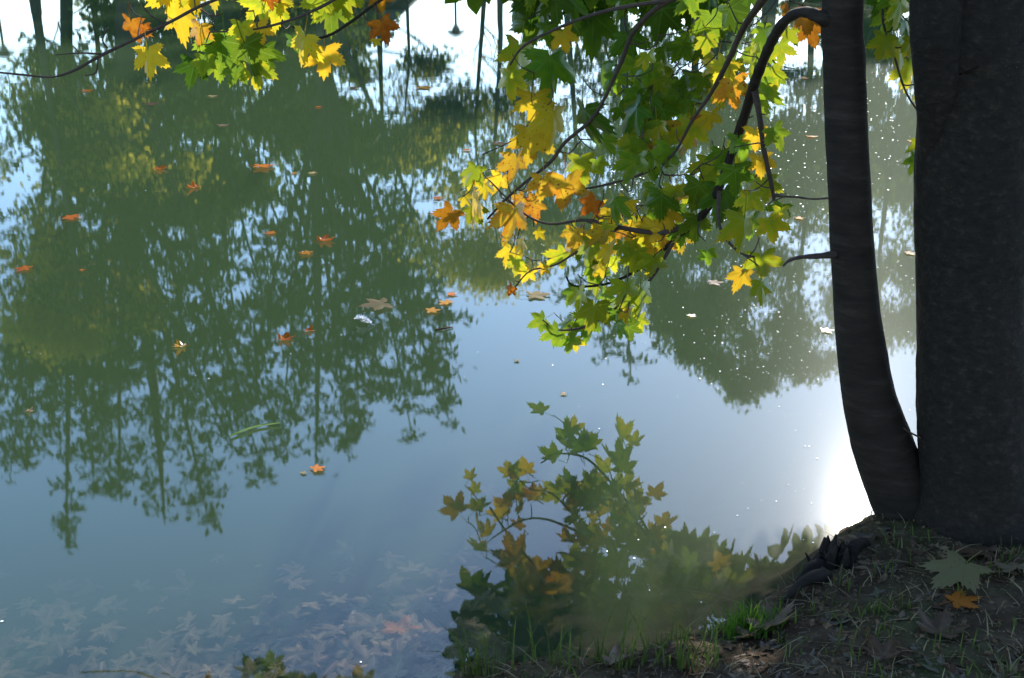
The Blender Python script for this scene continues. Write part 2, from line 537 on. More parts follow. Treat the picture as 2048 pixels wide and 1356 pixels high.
def leaf_mesh(name, kind, bend=.25, curl=0.0, stalk=.7, ripple=.05):
    rr = random.Random(kind * 31 + 5)
    out = leaf_outline(kind, rr)
    V, Fc = [(0, 0, 0)], []
    n = len(out)
    ph = rr.uniform(0, 6)

    def shape(x, y):
        r = math.hypot(x, y); a = math.atan2(x, y)
        z = -bend * r * r * .55 - abs(x) * bend * .25
        z += ripple * r * math.sin(a * 3.6 + ph) + ripple * .6 * math.cos(a / .92 * 2 * math.pi) * r
        if curl:
            # roll the sides up
            k = curl * 1.9
            z += (1 - math.cos(x * k)) / k * 1.3
            x = math.sin(max(-1.6, min(1.6, x * k))) / k
            z += curl * .5 * max(0, y - .3) ** 2
        return (x, y, z)
    for fr in (.5, 1.0):
        for a, r in out:
            q = r * fr if fr == 1 else min(r, .55 + r * .2) * .55
            V.append(shape(math.sin(a) * q, math.cos(a) * q))
    for i in range(n - 1):
        Fc.append((0, 1 + i, 2 + i))
        Fc.append((1 + i, 1 + n + i, 2 + n + i, 2 + i))
    mb = MB(); mb.add(V, Fc)
    if stalk:
        P = [(0, 0, -.004), (.01, -stalk * .4, .02 + .05 * bend), (rr.uniform(-.06, .06), -stalk, .08 * rr.uniform(-1, 1) - .02)]
        mb.tube(spline(P, 3), [.013] * 7, 4, cap=False)
    return mb.mesh(name)


LEAF = {}
def leaf_data(color, kind, style):
    key = (color, kind, style)
    if key not in LEAF:
        p = dict(hang=dict(bend=.30, stalk=.75, ripple=.06), droop=dict(bend=.75, stalk=.8, ripple=.09), flat=dict(bend=.05, stalk=.6, ripple=.025),
                 curl=dict(bend=.1, curl=.55, stalk=.6, ripple=.09), crumple=dict(bend=.7, curl=.5, stalk=.4, ripple=.12), bed=dict(bend=.08, stalk=0, ripple=.05))[style]
        me = leaf_mesh('leaf_' + color, kind + {'hang': 0, 'droop': 20, 'flat': 40, 'curl': 60, 'crumple': 80, 'bed': 100}[style], **p)
        me.materials.append(M[color])
        LEAF[key] = me
    return LEAF[key]


def frame_m(base, tip, normal, size):
    y = Vector(tip).normalized()
    z = Vector(normal); z = (z - y * z.dot(y)).normalized()
    x = y.cross(z)
    m = Matrix((x, y, z)).transposed().to_4x4() @ Matrix.Diagonal((size, size, size, 1))
    m.translation = base
    return m


class Tree:
    pass


LEAF_STALK_ENDS = {}


def put_leaf(parent, px, py, size_px, roll, color, D, style='hang', face=None, kind=None):
    """a hanging leaf whose blade centre is seen at px, py; roll turns the tip from straight down (degrees, + = to the right)"""
    c = at(px, py, D)
    sl_ = (c - Vector((0, 0, CAM_H))).length
    size = size_px * sl_ / F / 1.45 * rnd.uniform(.82, 1.12)
    a = R(roll)
    tip = Vector((math.sin(a), rnd.uniform(-.35, .25), -math.cos(a)))
    f = face if face is not None else (rnd.gauss(0, .45), -.8 + rnd.gauss(0, .3), .45 + rnd.gauss(0, .3))
    m = frame_m(c - tip.normalized() * size * .4, tip, f, size)
    o = link('leaf', leaf_data(color, kind if kind is not None else rnd.randrange(4), style), None, parent)
    o.matrix_basis = Matrix.Translation(-Vector(parent.location)) @ m
    end = m @ Vector((0, -.72, 0))
    LEAF_STALK_ENDS.setdefault(parent.name, []).append(end)
    return o


# ------------------------------------------------------------------ foreground trees
def trunk_from_px(rows, D, up, sides=20, wob=.0):
    """rows: (y, left px, right px) down the picture; returns points and radii from the top down; `up` = extra (point, radius) above the frame"""
    P, Rr = [], []
    for (y, l, r) in rows:
        c = at((l + r) / 2, y, D)
        s = (at(r, y, D) - at(l, y, D)).length / 2
        P.append(c); Rr.append(s)
    return P, Rr


# slender leaning tree
T1 = empty('maple_tree', on_z(1800, 1030, .12))
tag(T1, 'slender dark tree trunk curving up from the bank, with the drooping green and yellow branch', 'tree', 'maple trees on the near bank')
bpy.context.view_layer.update()
inv1 = T1.matrix_world.inverted()
D1 = 3.12


def bark_tube(pts, rad, sides, rings, amp, seed):
    """a trunk with an uneven, ridged outline"""
    n = len(pts)
    pp = [pts[min(int(i), n - 2)].lerp(pts[min(int(i), n - 2) + 1], i - min(int(i), n - 2)) for i in np.linspace(0, n - 1, rings)]
    rr = np.interp(np.linspace(0, n - 1, rings), np.arange(n), rad)
    ln = np.concatenate([[0], np.cumsum([(pp[i + 1] - pp[i]).length for i in range(rings - 1)])])
    mb = MB(); vs, fs = [], []
    for i in range(rings):
        t = (pp[min(i + 1, rings - 1)] - pp[max(i - 1, 0)]).normalized()
        a = t.cross(Vector((0, 1, 0))).normalized(); b = t.cross(a)
        an = np.arange(sides) * 2 * np.pi / sides
        u, v = np.cos(an) * rr[i] * 3 + 7, np.sin(an) * rr[i] * 3 + 9
        k = 1 + amp * (1.4 * vnoise(u * 2 + ln[i] * .9, v * 2 + ln[i] * 1.3, 1.6, seed) + vnoise(u * 9 + ln[i], v * 9 + ln[i] * 6, 2.0, seed + 1) * .6
                       + .5 * vnoise(u * 0 + ln[i] * 17, v * 14, 1.3, seed + 2))
        for q in range(sides):
            vs.append(pp[i] + (a * math.cos(an[q]) + b * math.sin(an[q])) * (rr[i] * k[q]))
    for i in range(rings - 1):
        for q in range(sides):
            q2 = (q + 1) % sides
            fs.append((i * sides + q, i * sides + q2, (i + 1) * sides + q2, (i + 1) * sides + q))
    mb.add(vs, fs)
    return mb


def local(parent, pts):
    o = Vector(parent.location)
    return [Vector(p) - o for p in pts]


rows1 = [(0, 1645, 1727), (120, 1647, 1731), (250, 1650, 1735), (350, 1655, 1740), (450, 1660, 1745), (550, 1666, 1752), (650, 1672, 1763), (730, 1678, 1775),
         (800, 1687, 1790), (870, 1700, 1816), (920, 1714, 1836), (960, 1728, 1853), (1000, 1744, 1872), (1040, 1758, 1900), (1085, 1752, 1940)]
P, Q = trunk_from_px(rows1, D1, None)
top = P[0]
upP = [top + Vector((-.02, .0, .6)), top + Vector((.05, .05, 1.5)), top + Vector((.12, .15, 2.8)), top + Vector((.3, .3, 4.2))]
upR = [Q[0] * .97, Q[0] * .85, Q[0] * .6, Q[0] * .25]
pts = spline(upP[::-1] + P, 4)
rad = lerp_list(upR[::-1] + Q, len(pts))
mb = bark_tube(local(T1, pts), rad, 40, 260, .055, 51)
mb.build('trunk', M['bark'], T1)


def px_branch(spec, n=5):
    """spec: (px, py, D, width px)"""
    P = [at(x, y, d) for x, y, d, w in spec]
    W = [w * (p - Vector((0, 0, CAM_H))).length / F / 2 for p, (x, y, d, w) in zip(P, spec)]
    pts = spline(P, n)
    return pts, lerp_list(W, len(pts))


NODES = {'maple_tree': [], 'maple_tree.001': []}


def add_branch(tree, spec, name='branch', n=5, mat='twig', sides=8):
    pts, rad = px_branch(spec, n)
    mb = MB(); mb.tube(local(tree, pts), [r * rnd.uniform(.9, 1.1) for r in rad], sides)
    o = mb.build(name, M[mat], tree)
    NODES[tree.name] += pts
    return o


# the drooping branch and its forks
add_branch(T1, [(1672, 50, 3.12, 33), (1640, 34, 3.10, 27), (1605, 24, 3.15, 21), (1572, 40, 3.25, 20), (1545, 80, 3.4, 20), (1525, 125, 3.55, 20), (1508, 170, 3.65, 20), (1488, 235, 3.8, 20),
                (1462, 310, 3.95, 18), (1438, 375, 3.92, 16), (1405, 430, 4.02, 15), (1350, 478, 4.12, 11), (1290, 530, 4.17, 7), (1220, 566, 4.22, 5), (1150, 572, 4.22, 4), (1132, 552, 4.22, 3)], 'branch', 5, 'bark', 10)
add_branch(T1, [(1508, 175, 3.66, 16), (1518, 225, 3.66, 12), (1528, 300, 3.7, 10), (1540, 355, 3.72, 9), (1548, 398, 3.74, 7)], 'twig')
add_branch(T1, [(1548, 392, 3.74, 5), (1590, 394, 3.65, 4), (1625, 398, 3.5, 4), (1660, 396, 3.2, 4)], 'twig')
add_branch(T1, [(1600, -70, 3.15, 22), (1560, -40, 3.3, 20), (1522, 5, 3.5, 17), (1485, 60, 3.75, 13), (1455, 125, 3.82, 11), (1420, 190, 3.92, 8), (1385, 240, 3.97, 6), (1345, 310, 4.07, 6), (1290, 345, 4.17, 6), (1230, 365, 4.22, 5), (1165, 377, 4.32, 4), (1125, 366, 4.37, 3)], 'twig')
add_branch(T1, [(1560, -40, 3.3, 16), (1450, -30, 3.7, 14), (1340, 0, 3.82, 12), (1270, 60, 3.97, 9), (1240, 130, 4.07, 8), (1190, 230, 4.17, 7), (1130, 285, 4.27, 7), (1100, 325, 4.32, 7), (1050, 365, 4.37, 6), (1010, 400, 4.42, 5), (975, 438, 4.47, 4)], 'twig')
add_branch(T1, [(1405, 430, 4.02, 12), (1330, 465, 4.12, 11), (1240, 455, 4.22, 9), (1170, 440, 4.32, 7), (1100, 448, 4.37, 5), (1045, 425, 4.42, 4), (980, 362, 4.47, 3)], 'twig')
add_branch(T1, [(1240, 455, 4.22, 6), (1160, 500, 4.27, 5), (1110, 530, 4.32, 4), (1060, 542, 4.32, 3), (1030, 575, 4.32, 3)], 'twig')
add_branch(T1, [(1350, 478, 4.12, 8), (1300, 560, 4.12, 6), (1240, 610, 4.17, 5), (1180, 650, 4.22, 5), (1120, 660, 4.22, 4), (1085, 640, 4.22, 3)], 'twig')
add_branch(T1, [(1438, 375, 3.92, 9), (1440, 455, 3.87, 7), (1480, 505, 3.82, 5), (1520, 515, 3.95, 4)], 'twig')
add_branch(T1, [(1340, 0, 3.82, 9), (1220, 20, 3.92, 8), (1130, 50, 4.02, 6), (1050, 90, 4.12, 5), (1020, 130, 4.17, 4)], 'twig')
add_branch(T1, [(1672, 508, 3.1, 15), (1640, 512, 3.05, 12), (1605, 514, 3.02, 8), (1580, 520, 3.0, 7), (1566, 532, 3.0, 4)], 'dead_stub')
add_branch(T1, [(1800, 850, 3.08, 5), (1815, 862, 3.05, 4), (1842, 876, 3.0, 4)], 'twig')


def Dof(px, py):
    return float(np.interp(px, [900, 1150, 1400, 1560], [4.55, 4.2, 3.95, 3.6])) + max(0.0, 1 - py / 420) * (.38 if px < 1450 else .15) + rnd.gauss(0, .12)


G, DK, YG, Y, GO, OR = 'green', 'dark', 'yg', 'yellow', 'gold', 'orange'
HERO = [  # px, py, size px, roll, colour
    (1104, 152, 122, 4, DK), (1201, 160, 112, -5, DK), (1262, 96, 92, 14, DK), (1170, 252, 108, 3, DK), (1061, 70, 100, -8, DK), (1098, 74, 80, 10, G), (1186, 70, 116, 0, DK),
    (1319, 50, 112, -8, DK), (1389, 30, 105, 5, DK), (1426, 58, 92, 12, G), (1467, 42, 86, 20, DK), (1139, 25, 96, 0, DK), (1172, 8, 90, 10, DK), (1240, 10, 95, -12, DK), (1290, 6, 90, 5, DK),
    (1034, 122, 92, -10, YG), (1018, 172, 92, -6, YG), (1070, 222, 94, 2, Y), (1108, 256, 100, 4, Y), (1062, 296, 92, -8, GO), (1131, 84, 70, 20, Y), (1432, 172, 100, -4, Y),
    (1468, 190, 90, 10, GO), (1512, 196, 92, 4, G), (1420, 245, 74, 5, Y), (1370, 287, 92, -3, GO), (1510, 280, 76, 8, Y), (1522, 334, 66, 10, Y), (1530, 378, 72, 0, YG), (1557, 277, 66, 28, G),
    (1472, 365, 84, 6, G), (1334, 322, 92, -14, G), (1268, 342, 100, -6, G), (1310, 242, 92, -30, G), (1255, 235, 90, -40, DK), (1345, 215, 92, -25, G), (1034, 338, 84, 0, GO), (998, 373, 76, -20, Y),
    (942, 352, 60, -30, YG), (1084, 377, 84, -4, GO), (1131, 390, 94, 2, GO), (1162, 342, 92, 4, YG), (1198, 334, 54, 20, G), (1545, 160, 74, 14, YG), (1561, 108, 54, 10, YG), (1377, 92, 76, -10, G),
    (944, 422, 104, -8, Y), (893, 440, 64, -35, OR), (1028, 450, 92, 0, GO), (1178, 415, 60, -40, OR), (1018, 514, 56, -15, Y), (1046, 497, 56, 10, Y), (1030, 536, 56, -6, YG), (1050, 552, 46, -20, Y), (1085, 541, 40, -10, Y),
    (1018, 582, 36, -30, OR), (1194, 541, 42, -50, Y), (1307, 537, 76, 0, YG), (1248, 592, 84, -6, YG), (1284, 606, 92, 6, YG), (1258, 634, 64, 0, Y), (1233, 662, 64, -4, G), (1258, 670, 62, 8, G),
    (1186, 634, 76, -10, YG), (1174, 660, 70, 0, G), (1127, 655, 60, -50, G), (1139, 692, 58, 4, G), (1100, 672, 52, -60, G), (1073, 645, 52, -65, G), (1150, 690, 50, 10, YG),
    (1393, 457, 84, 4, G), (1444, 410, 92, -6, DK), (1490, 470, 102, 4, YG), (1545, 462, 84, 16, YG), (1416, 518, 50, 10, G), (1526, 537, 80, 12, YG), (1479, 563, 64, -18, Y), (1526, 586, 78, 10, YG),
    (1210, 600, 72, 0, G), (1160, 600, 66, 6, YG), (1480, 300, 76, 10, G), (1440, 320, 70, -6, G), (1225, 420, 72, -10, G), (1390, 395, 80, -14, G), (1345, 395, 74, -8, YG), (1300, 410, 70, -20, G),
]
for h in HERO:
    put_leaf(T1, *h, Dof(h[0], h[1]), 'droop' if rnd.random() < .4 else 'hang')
FILL = [  # cx, cy, rx, ry, n, size range, colours
    (1270, 490, 80, 45, 30, (45, 72), (Y, Y, YG, YG, GO)), (1190, 560, 50, 60, 9, (50, 75), (G, YG)), (1350, 430, 70, 50, 12, (50, 80), (G, YG, Y)),
    (1390, 150, 90, 60, 18, (45, 75), (YG, YG, G)), (1320, 180, 70, 50, 10, (45, 70), (YG, G)), (1490, 110, 60, 60, 9, (45, 75), (YG, G)), (1270, 200, 50, 60, 9, (45, 70), (G, YG)),
    (960, 390, 40, 40, 5, (40, 60), (YG, Y)), (1060, 410, 70, 30, 5, (45, 65), (Y, GO)), (1260, 290, 70, 50, 8, (60, 85), (G, YG)),
    (1420, 20, 120, 28, 8, (70, 95), (G, DK)), (1100, 20, 80, 20, 6, (65, 90), (G, DK)), (1400, 340, 80, 50, 9, (55, 85), (G, YG)),
    (1510, 420, 50, 50, 6, (55, 80), (YG, G)), (1230, 640, 50, 30, 4, (50, 70), (G, YG)), (1050, 520, 40, 40, 3, (35, 50), (Y, YG)), (1180, 470, 50, 30, 8, (40, 60), (Y, GO, YG)),
    (1600, 50, 35, 30, 4, (45, 65), (YG, G, OR)), (1240, -20, 220, 25, 14, (80, 110), (G, DK)), (1340, 260, 60, 40, 5, (50, 75), (YG, OR)),
]
for cx, cyy, rx, ry, n, (s0, s1), cs in FILL:
    for _ in range(n):
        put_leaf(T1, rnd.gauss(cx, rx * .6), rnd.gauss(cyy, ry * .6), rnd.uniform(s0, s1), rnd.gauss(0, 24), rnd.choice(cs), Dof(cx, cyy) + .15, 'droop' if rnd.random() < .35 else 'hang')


def grow_twigs(tree, mat='twig', r0=.0022):
    """join every leaf stalk to the nearest wood"""
    nodes = [tuple(p) for p in NODES[tree.name]]
    ends = list(LEAF_STALK_ENDS.get(tree.name, []))
    mb = MB()
    A = np.array(nodes)
    todo = np.array([tuple(e) for e in ends])
    o = Vector(tree.location)
    best = np.full(len(todo), 1e9); bi = np.zeros((len(todo), 3))
    for p in A:
        d = np.linalg.norm(todo - p, axis=1); k = d < best
        best[k] = d[k]; bi[k] = p
    alive = np.ones(len(todo), bool)
    for _ in range(len(todo)):
        j = int(np.argmin(np.where(alive, best, 1e9)))
        alive[j] = False
        a, b = Vector(bi[j]), Vector(todo[j])
        L_ = (b - a).length
        mid = (a + b) / 2 + Vector((rnd.gauss(0, .08), rnd.gauss(0, .08), -.10 + rnd.gauss(0, .06))) * L_
        sp = spline([a, mid, b], 4)
        mb.tube([q - o for q in sp], lerp_list([r0 * 1.25, r0 * .75], len(sp)), 5, cap=False)
        for q in sp[2:]:
            d = np.linalg.norm(todo - np.array(tuple(q)), axis=1)
            k = alive & (d < best)
            best[k] = d[k]; bi[k] = tuple(q)
    return tag(mb.build('fine_twigs', M[mat], tree), kind='stuff')


# old double-stemmed tree
T2 = empty('maple_tree', on_z(1950, 1000, .14))
tag(T2, 'thick old tree trunk at the right edge of the picture, speckled with lichen', 'tree', 'maple trees on the near bank')
D2 = 3.02
rows2 = [(0, 1835, 2072), (120, 1840, 2070), (220, 1842, 2066), (320, 1838, 2060), (430, 1836, 2056), (500, 1838, 2054), (540, 1838, 2044), (620, 1838, 2043), (720, 1838, 2047), (800, 1838, 2051),
         (880, 1841, 2056), (940, 1846, 2062), (990, 1838, 2074), (1030, 1822, 2090), (1060, 1800, 2110)]
P, Q = trunk_from_px(rows2, D2, None)
top = P[0]
upP = [top + Vector((.06, .02, .7)), top + Vector((.1, .0, 1.8)), top + Vector((.25, -.1, 3.4)), top + Vector((.4, -.2, 5.5))]
upR = [Q[0] * .92, Q[0] * .8, Q[0] * .6, Q[0] * .3]
pts = spline(upP[::-1] + P, 4)
rad = lerp_list(upR[::-1] + Q, len(pts))
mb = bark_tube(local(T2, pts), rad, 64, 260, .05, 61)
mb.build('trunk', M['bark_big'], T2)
rows3 = [(0, 1822, 1924), (100, 1826, 1921), (180, 1831, 1917), (260, 1837, 1900), (340, 1842, 1880), (420, 1855, 1870)]
P, Q = [], []
for (y, l, r), dd in zip(rows3, (0, .01, .03, .06, .10, .15)):
    P.append(at((l + r) / 2, y, D2 - .10 + dd)); Q.append((at(r, y, D2 - .1 + dd) - at(l, y, D2 - .1 + dd)).length / 2)
top = P[0]
pts = spline([top + Vector((-.5, .2, 3.6)), top + Vector((-.2, .1, 1.6)), top + Vector((-.05, 0, .6))] + P, 4)
rad = lerp_list([Q[0] * .3, Q[0] * .7, Q[0] * .95] + Q, len(pts))
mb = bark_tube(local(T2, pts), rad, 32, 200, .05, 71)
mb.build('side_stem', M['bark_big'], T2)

# its limb that hangs into the picture at the top left, and the spray between the two trunks
add_branch(T2, [(1900, -420, 3.0, 43), (1600, -330, 3.4, 30), (1250, -170, 3.9, 22), (1000, -90, 3.96, 14), (850, -40, 4.01, 10), (770, -5, 4.06, 6), (700, 45, 4.06, 6), (655, 72, 4.06, 5), (612, 76, 4.06, 4), (585, 52, 4.06, 3)], 'branch', 5, 'bark', 9)
add_branch(T2, [(850, -40, 4.01, 7), (720, -25, 4.06, 6), (640, 15, 4.06, 6), (575, 42, 4.06, 5), (500, 60, 4.06, 4), (420, 64, 4.08, 3)], 'twig')
add_branch(T2, [(720, -25, 4.06, 7), (560, -30, 4.06, 7), (430, 0, 4.06, 6), (340, 44, 4.06, 6), (262, 82, 4.08, 6), (200, 112, 4.10, 6), (150, 140, 4.11, 5), (105, 154, 4.12, 4), (50, 150, 4.13, 4), (-30, 142, 4.14, 3)], 'twig')
add_branch(T2, [(205, 108, 4.10, 4), (160, 106, 4.06, 3), (110, 110, 4.06, 2)], 'twig', 3)
add_branch(T2, [(160, 106, 4.06, 2), (146, 92, 4.04, 2)], 'twig', 2)
add_branch(T2, [(215, 96, 4.10, 3), (205, 80, 4.08, 3), (216, 56, 4.06, 2)], 'twig', 3)
add_branch(T2, [(196, 116, 4.10, 3), (192, 145, 4.11, 3), (170, 151, 4.12, 2)], 'twig', 3)
add_branch(T2, [(330, 48, 4.06, 3), (300, 30, 4.06, 3), (284, 8, 4.06, 2)], 'twig', 3)
add_branch(T2, [(1860, -120, 2.95, 10), (1790, -60, 3.3, 6), (1765, 30, 3.35, 5), (1788, 110, 3.35, 4), (1810, 180, 3.3, 4), (1838, 226, 3.2, 3)], 'twig')
TL = [(298, 126, 82, 3, Y, 1), (264, 64, 60, -5, OR, 0), (290, 62, 34, 10, OR, 0), (360, 52, 88, 2, Y, 1), (348, 8, 84, -6, Y, 1), (388, 4, 60, 14, YG, 1), (396, 70, 56, -12, GO, 0), (425, 98, 88, -5, G, 1), (408, 134, 62, -10, G, 1),
      (384, 148, 60, -14, DK, 0), (456, 108, 96, 0, DK, 1), (500, 118, 100, 12, G, 1), (512, 150, 82, 4, YG, 1), (482, 66, 62, -6, YG, 1), (520, 68, 48, 10, Y, 1), (508, 22, 62, -40, YG, 1), (550, 34, 58, -10, YG, 1), (538, 2, 46, 0, OR, 0),
      (606, 100, 78, -14, Y, 1), (590, 92, 56, 8, DK, 0), (650, 126, 80, -4, Y, 1), (640, 16, 80, -12, YG, 1), (662, 34, 78, 0, G, 1), (694, 12, 60, 12, YG, 1), (762, 4, 52, 8, OR, 1), (772, 64, 56, 20, OR, 0), (750, 86, 26, -20, Y, 1),
      (468, 150, 60, -20, G, 1), (440, 140, 60, 4, G, 1), (535, 120, 60, 20, G, 1), (560, 10, 60, 4, YG, 1), (425, -10, 80, 0, Y, 1), (330, -25, 80, 0, Y, 1), (620, -20, 80, 0, G, 1), (715, -20, 70, 10, YG, 1)]
for (px, py, s, roll, c_, lit) in TL:
    put_leaf(T2, px, py, s * 1.1, roll, c_, 4.12 + rnd.gauss(0, .05), 'hang' if lit else 'droop', (rnd.gauss(0, .3), -.85, .3 + rnd.gauss(0, .2)))
for (px, py, s, roll, c_) in [(1775, 45, 70, -10, G), (1800, 30, 80, 8, YG), (1765, 95, 76, -14, YG), (1800, 110, 84, 10, YG), (1815, 150, 80, 4, YG), (1825, 95, 70, 12, YG), (1790, 10, 70, 0, G), (1760, 15, 66, -20, DK), (1830, 330, 64, -20, G),
                              (1836, 300, 50, 0, YG), (1836, 200, 40, 5, YG), (1815, 60, 60, 20, G), (1750, -10, 70, 0, G), (1795, -20, 80, 0, G)]:
    put_leaf(T2, px, py, s, roll, c_, 3.35 + rnd.gauss(0, .06))
bpy.context.view_layer.update()
# leaves were placed in world space; keep that placement under their tree
for tr_ in (T1, T2):
    for ch in tr_.children:
        if ch.name.split('.')[0] == 'leaf':
            pass
NODES[T2.name] = NODES.get(T2.name, []) or NODES['maple_tree.001']
grow_twigs(T1)
grow_twigs(T2)


# the rest of both crowns: over the bank and above the picture, where it keeps the bank in dappled shade
def crown_cloud(parent, centers, s0, s1, mat, name='crown'):
    V, Fc = [], []
    out = leaf_outline(3)[::2]
    base = np.array([(0, 0, 0)] + [(math.sin(a) * r, math.cos(a) * r, -.25 * r * r) for a, r in out])
    n = len(base)
    tri = np.array([(0, i, i + 1) for i in range(1, n - 1)])
    o = np.array(parent.location)
    for k, c in enumerate(centers):
        s = rnd.uniform(s0, s1)
        m = frame_m((0, 0, 0), (rnd.gauss(0, .5), rnd.gauss(0, .5), -.8), (rnd.gauss(0, .6), -.4 + rnd.gauss(0, .5), .7), s)
        Rm = np.array(m.to_3x3())
        V.append(base @ Rm.T + np.array(c) - o)
        Fc.append(tri + k * n)
    me = np_mesh(name, np.concatenate(V), np.concatenate(Fc))
    return tag(link(name, me, mat, parent), kind='stuff')


M['crown'] = foliage_mat('crown_leaves', (.09, .17, .012), (.22, .27, .02), .5, 2.5)
cs_ = []
while len(cs_) < 950:
    gx, gy, z = rnd.uniform(.15, 3.4), rnd.uniform(-.4, 2.72), rnd.uniform(1.95, 4.6)
    if vnoise(gx, gy, 3.6, 21) > .12: continue
    if gx < .9 and gy > 2.2: continue
    t = (z - .12) / SUN.z
    p = (gx + SUN.x * t, gy + SUN.y * t, z)
    if (CAM_H + p[2]) / p[1] < .76 and p[0] / p[1] < .30: continue
    cs_.append(p)
for _ in range(320):
    gx, gy, z = rnd.uniform(-.2, .9), rnd.uniform(2.1, 2.85), rnd.uniform(1.6, 2.3)
    if vnoise(gx, gy, 5, 44) > .15: continue
    t = z / SUN.z
    cs_.append((gx + SUN.x * t, gy + SUN.y * t, z))
crown_cloud(T2, cs_, .13, .20, M['crown'])
cs_ = [(rnd.gauss(1.4, .8), rnd.gauss(3.2, .7), rnd.uniform(2.6, 6.5)) for _ in range(900)]
cs_ = [c for c in cs_ if c[1] < (CAM_H + c[2]) / .8]
for _ in range(210):           # the same branch goes on above the picture
    cs_.append(tuple(at(rnd.uniform(900, 1450), rnd.uniform(-300, -40), rnd.uniform(4.6, 5.4))))
crown_cloud(T1, cs_, .12, .18, M['crown'])
# limbs that carry them
for tr_, limbs in ((T2, [((1.55, 3.05, 2.3), (2.2, 4.6, 2.9), (2.7, 6.4, 3.3)), ((1.6, 3.0, 3.0), (1.8, 4.2, 3.6), (2.2, 5.6, 4.2)), ((1.5, 3.0, 2.6), (2.6, 3.6, 3.1), (3.6, 4.6, 3.6))]),
                   (T1, [((1.0, 3.1, 2.4), (.7, 3.0, 3.2), (.3, 2.9, 4.0)), ((1.05, 3.15, 3.0), (1.5, 3.5, 3.8), (1.9, 3.8, 5.0))])):
    for lb in limbs:
        sp = spline(lb, 6)
        mb = MB(); mb.tube(local(tr_, sp), lerp_list([.045, .03, .012], len(sp)), 8)
        mb.build('limb', M['bark'], tr_)


# ------------------------------------------------------------------ far-shore trees
def needle_tree(name, label, base_px, D, tips, nd=9000, trunk_r=.22, mat='needle', dens=1.0, group='trees on the far shore'):
    """conifer with several leaders; base_px=(px,py) on the reflected trunk, tips = reflected tip pixels"""
    D += 6.0
    b = mirrored(*base_px, D); b.z = .35
    root = empty(name, b)
    tag(root, label, 'tree', group)
    tipsw = [mirrored(x, y, D + dd) for (x, y, dd) in tips]
    main = tipsw[0]
    wood = MB()
    o = b
    tr = spline([b, b.lerp(main, .35) + Vector((rnd.gauss(0, .15), 0, 0)), b.lerp(main, .7) + Vector((rnd.gauss(0, .12), 0, 0)), main], 8)
    wood.tube([p - o for p in tr], lerp_list([trunk_r, trunk_r * .8, trunk_r * .5, .02], len(tr)), 8)
    axes = [tr]
    for tp in tipsw[1:]:
        h0 = rnd.uniform(.06, .42)
        st = tr[int(h0 * (len(tr) - 1))]
        mid = st.lerp(tp, .5) + Vector(((tp.x - st.x) * .06, rnd.gauss(0, .5), -.2))
        ax = spline([st, mid, tp], 9)
        wood.tube([p - o for p in ax], lerp_list([trunk_r * .42, trunk_r * .28, .015], len(ax)), 6)
        axes.append(ax)
    C, T, S = [], [], []
    for ai, ax in enumerate(axes):
        n = len(ax)
        cum = [0]
        for i in range(1, n): cum.append(cum[-1] + (ax[i] - ax[i - 1]).length)
        tot = cum[-1]
        nb = int(tot * (6.2 if ai else 4.5) * dens)
        for _ in range(nb):
            u = (rnd.uniform(.15, 1) ** .62) if ai else (rnd.uniform(.08, 1) ** .85)
            s = u * tot
            i = min(max(1, int(np.searchsorted(cum, s))), n - 1)
            f = (s - cum[i - 1]) / max(1e-6, cum[i] - cum[i - 1])
            p = ax[i - 1].lerp(ax[i], f)
            ln = (.42 + (1 - u) * (3.0 if not ai else 2.3)) * rnd.choice((.45, .7, .9, 1.1, 1.5))
            az = rnd.uniform(0, 6.283)
            up = rnd.uniform(-.1, .95)
            d = Vector((math.cos(az), math.sin(az), up)).normalized()
            e = p + d * ln
            m1 = p.lerp(e, .55) + Vector((0, 0, .06 * ln))
            e.z -= .10 * ln
            sp = [p, m1, e]
            wood.tube([q - o for q in sp], [.022 + .008 * ln, .014, .006], 3, cap=False)
            nt = int(5 + ln * 13)
            for _k in range(nt):
                v = rnd.uniform(.12, 1.05)
                q = p.lerp(m1, v * 2) if v < .5 else m1.lerp(e, (v - .5) * 2)
                q = q + Vector((rnd.gauss(0, .10 + .05 * ln), rnd.gauss(0, .10 + .05 * ln), rnd.gauss(0, .05)))
                C.append(q - o)
                T.append((d.x * .35 + rnd.gauss(0, .3), d.y * .35 + rnd.gauss(0, .3), -.4 + rnd.gauss(0, .5)))
                S.append(rnd.uniform(.12, .40))
    C, T, S = np.array([tuple(c) for c in C]), np.array(T), np.array(S)
    T /= np.linalg.norm(T, axis=1)[:, None]
    n = len(C)
    side = np.cross(T, nr.normal(size=(n, 3))); side /= np.linalg.norm(side, axis=1)[:, None]
    w = (S * .2)[:, None]
    V = np.stack([C - T * .1 * S[:, None], C + T * .45 * S[:, None] + side * w, C + T * S[:, None], C + T * .45 * S[:, None] - side * w], 1).reshape(-1, 3)
    crown = link('crown', np_mesh('crown', V, np.arange(4 * n).reshape(-1, 4)), M[mat], root)
    wood.build('trunk', M['far_bark'], root)
    return root


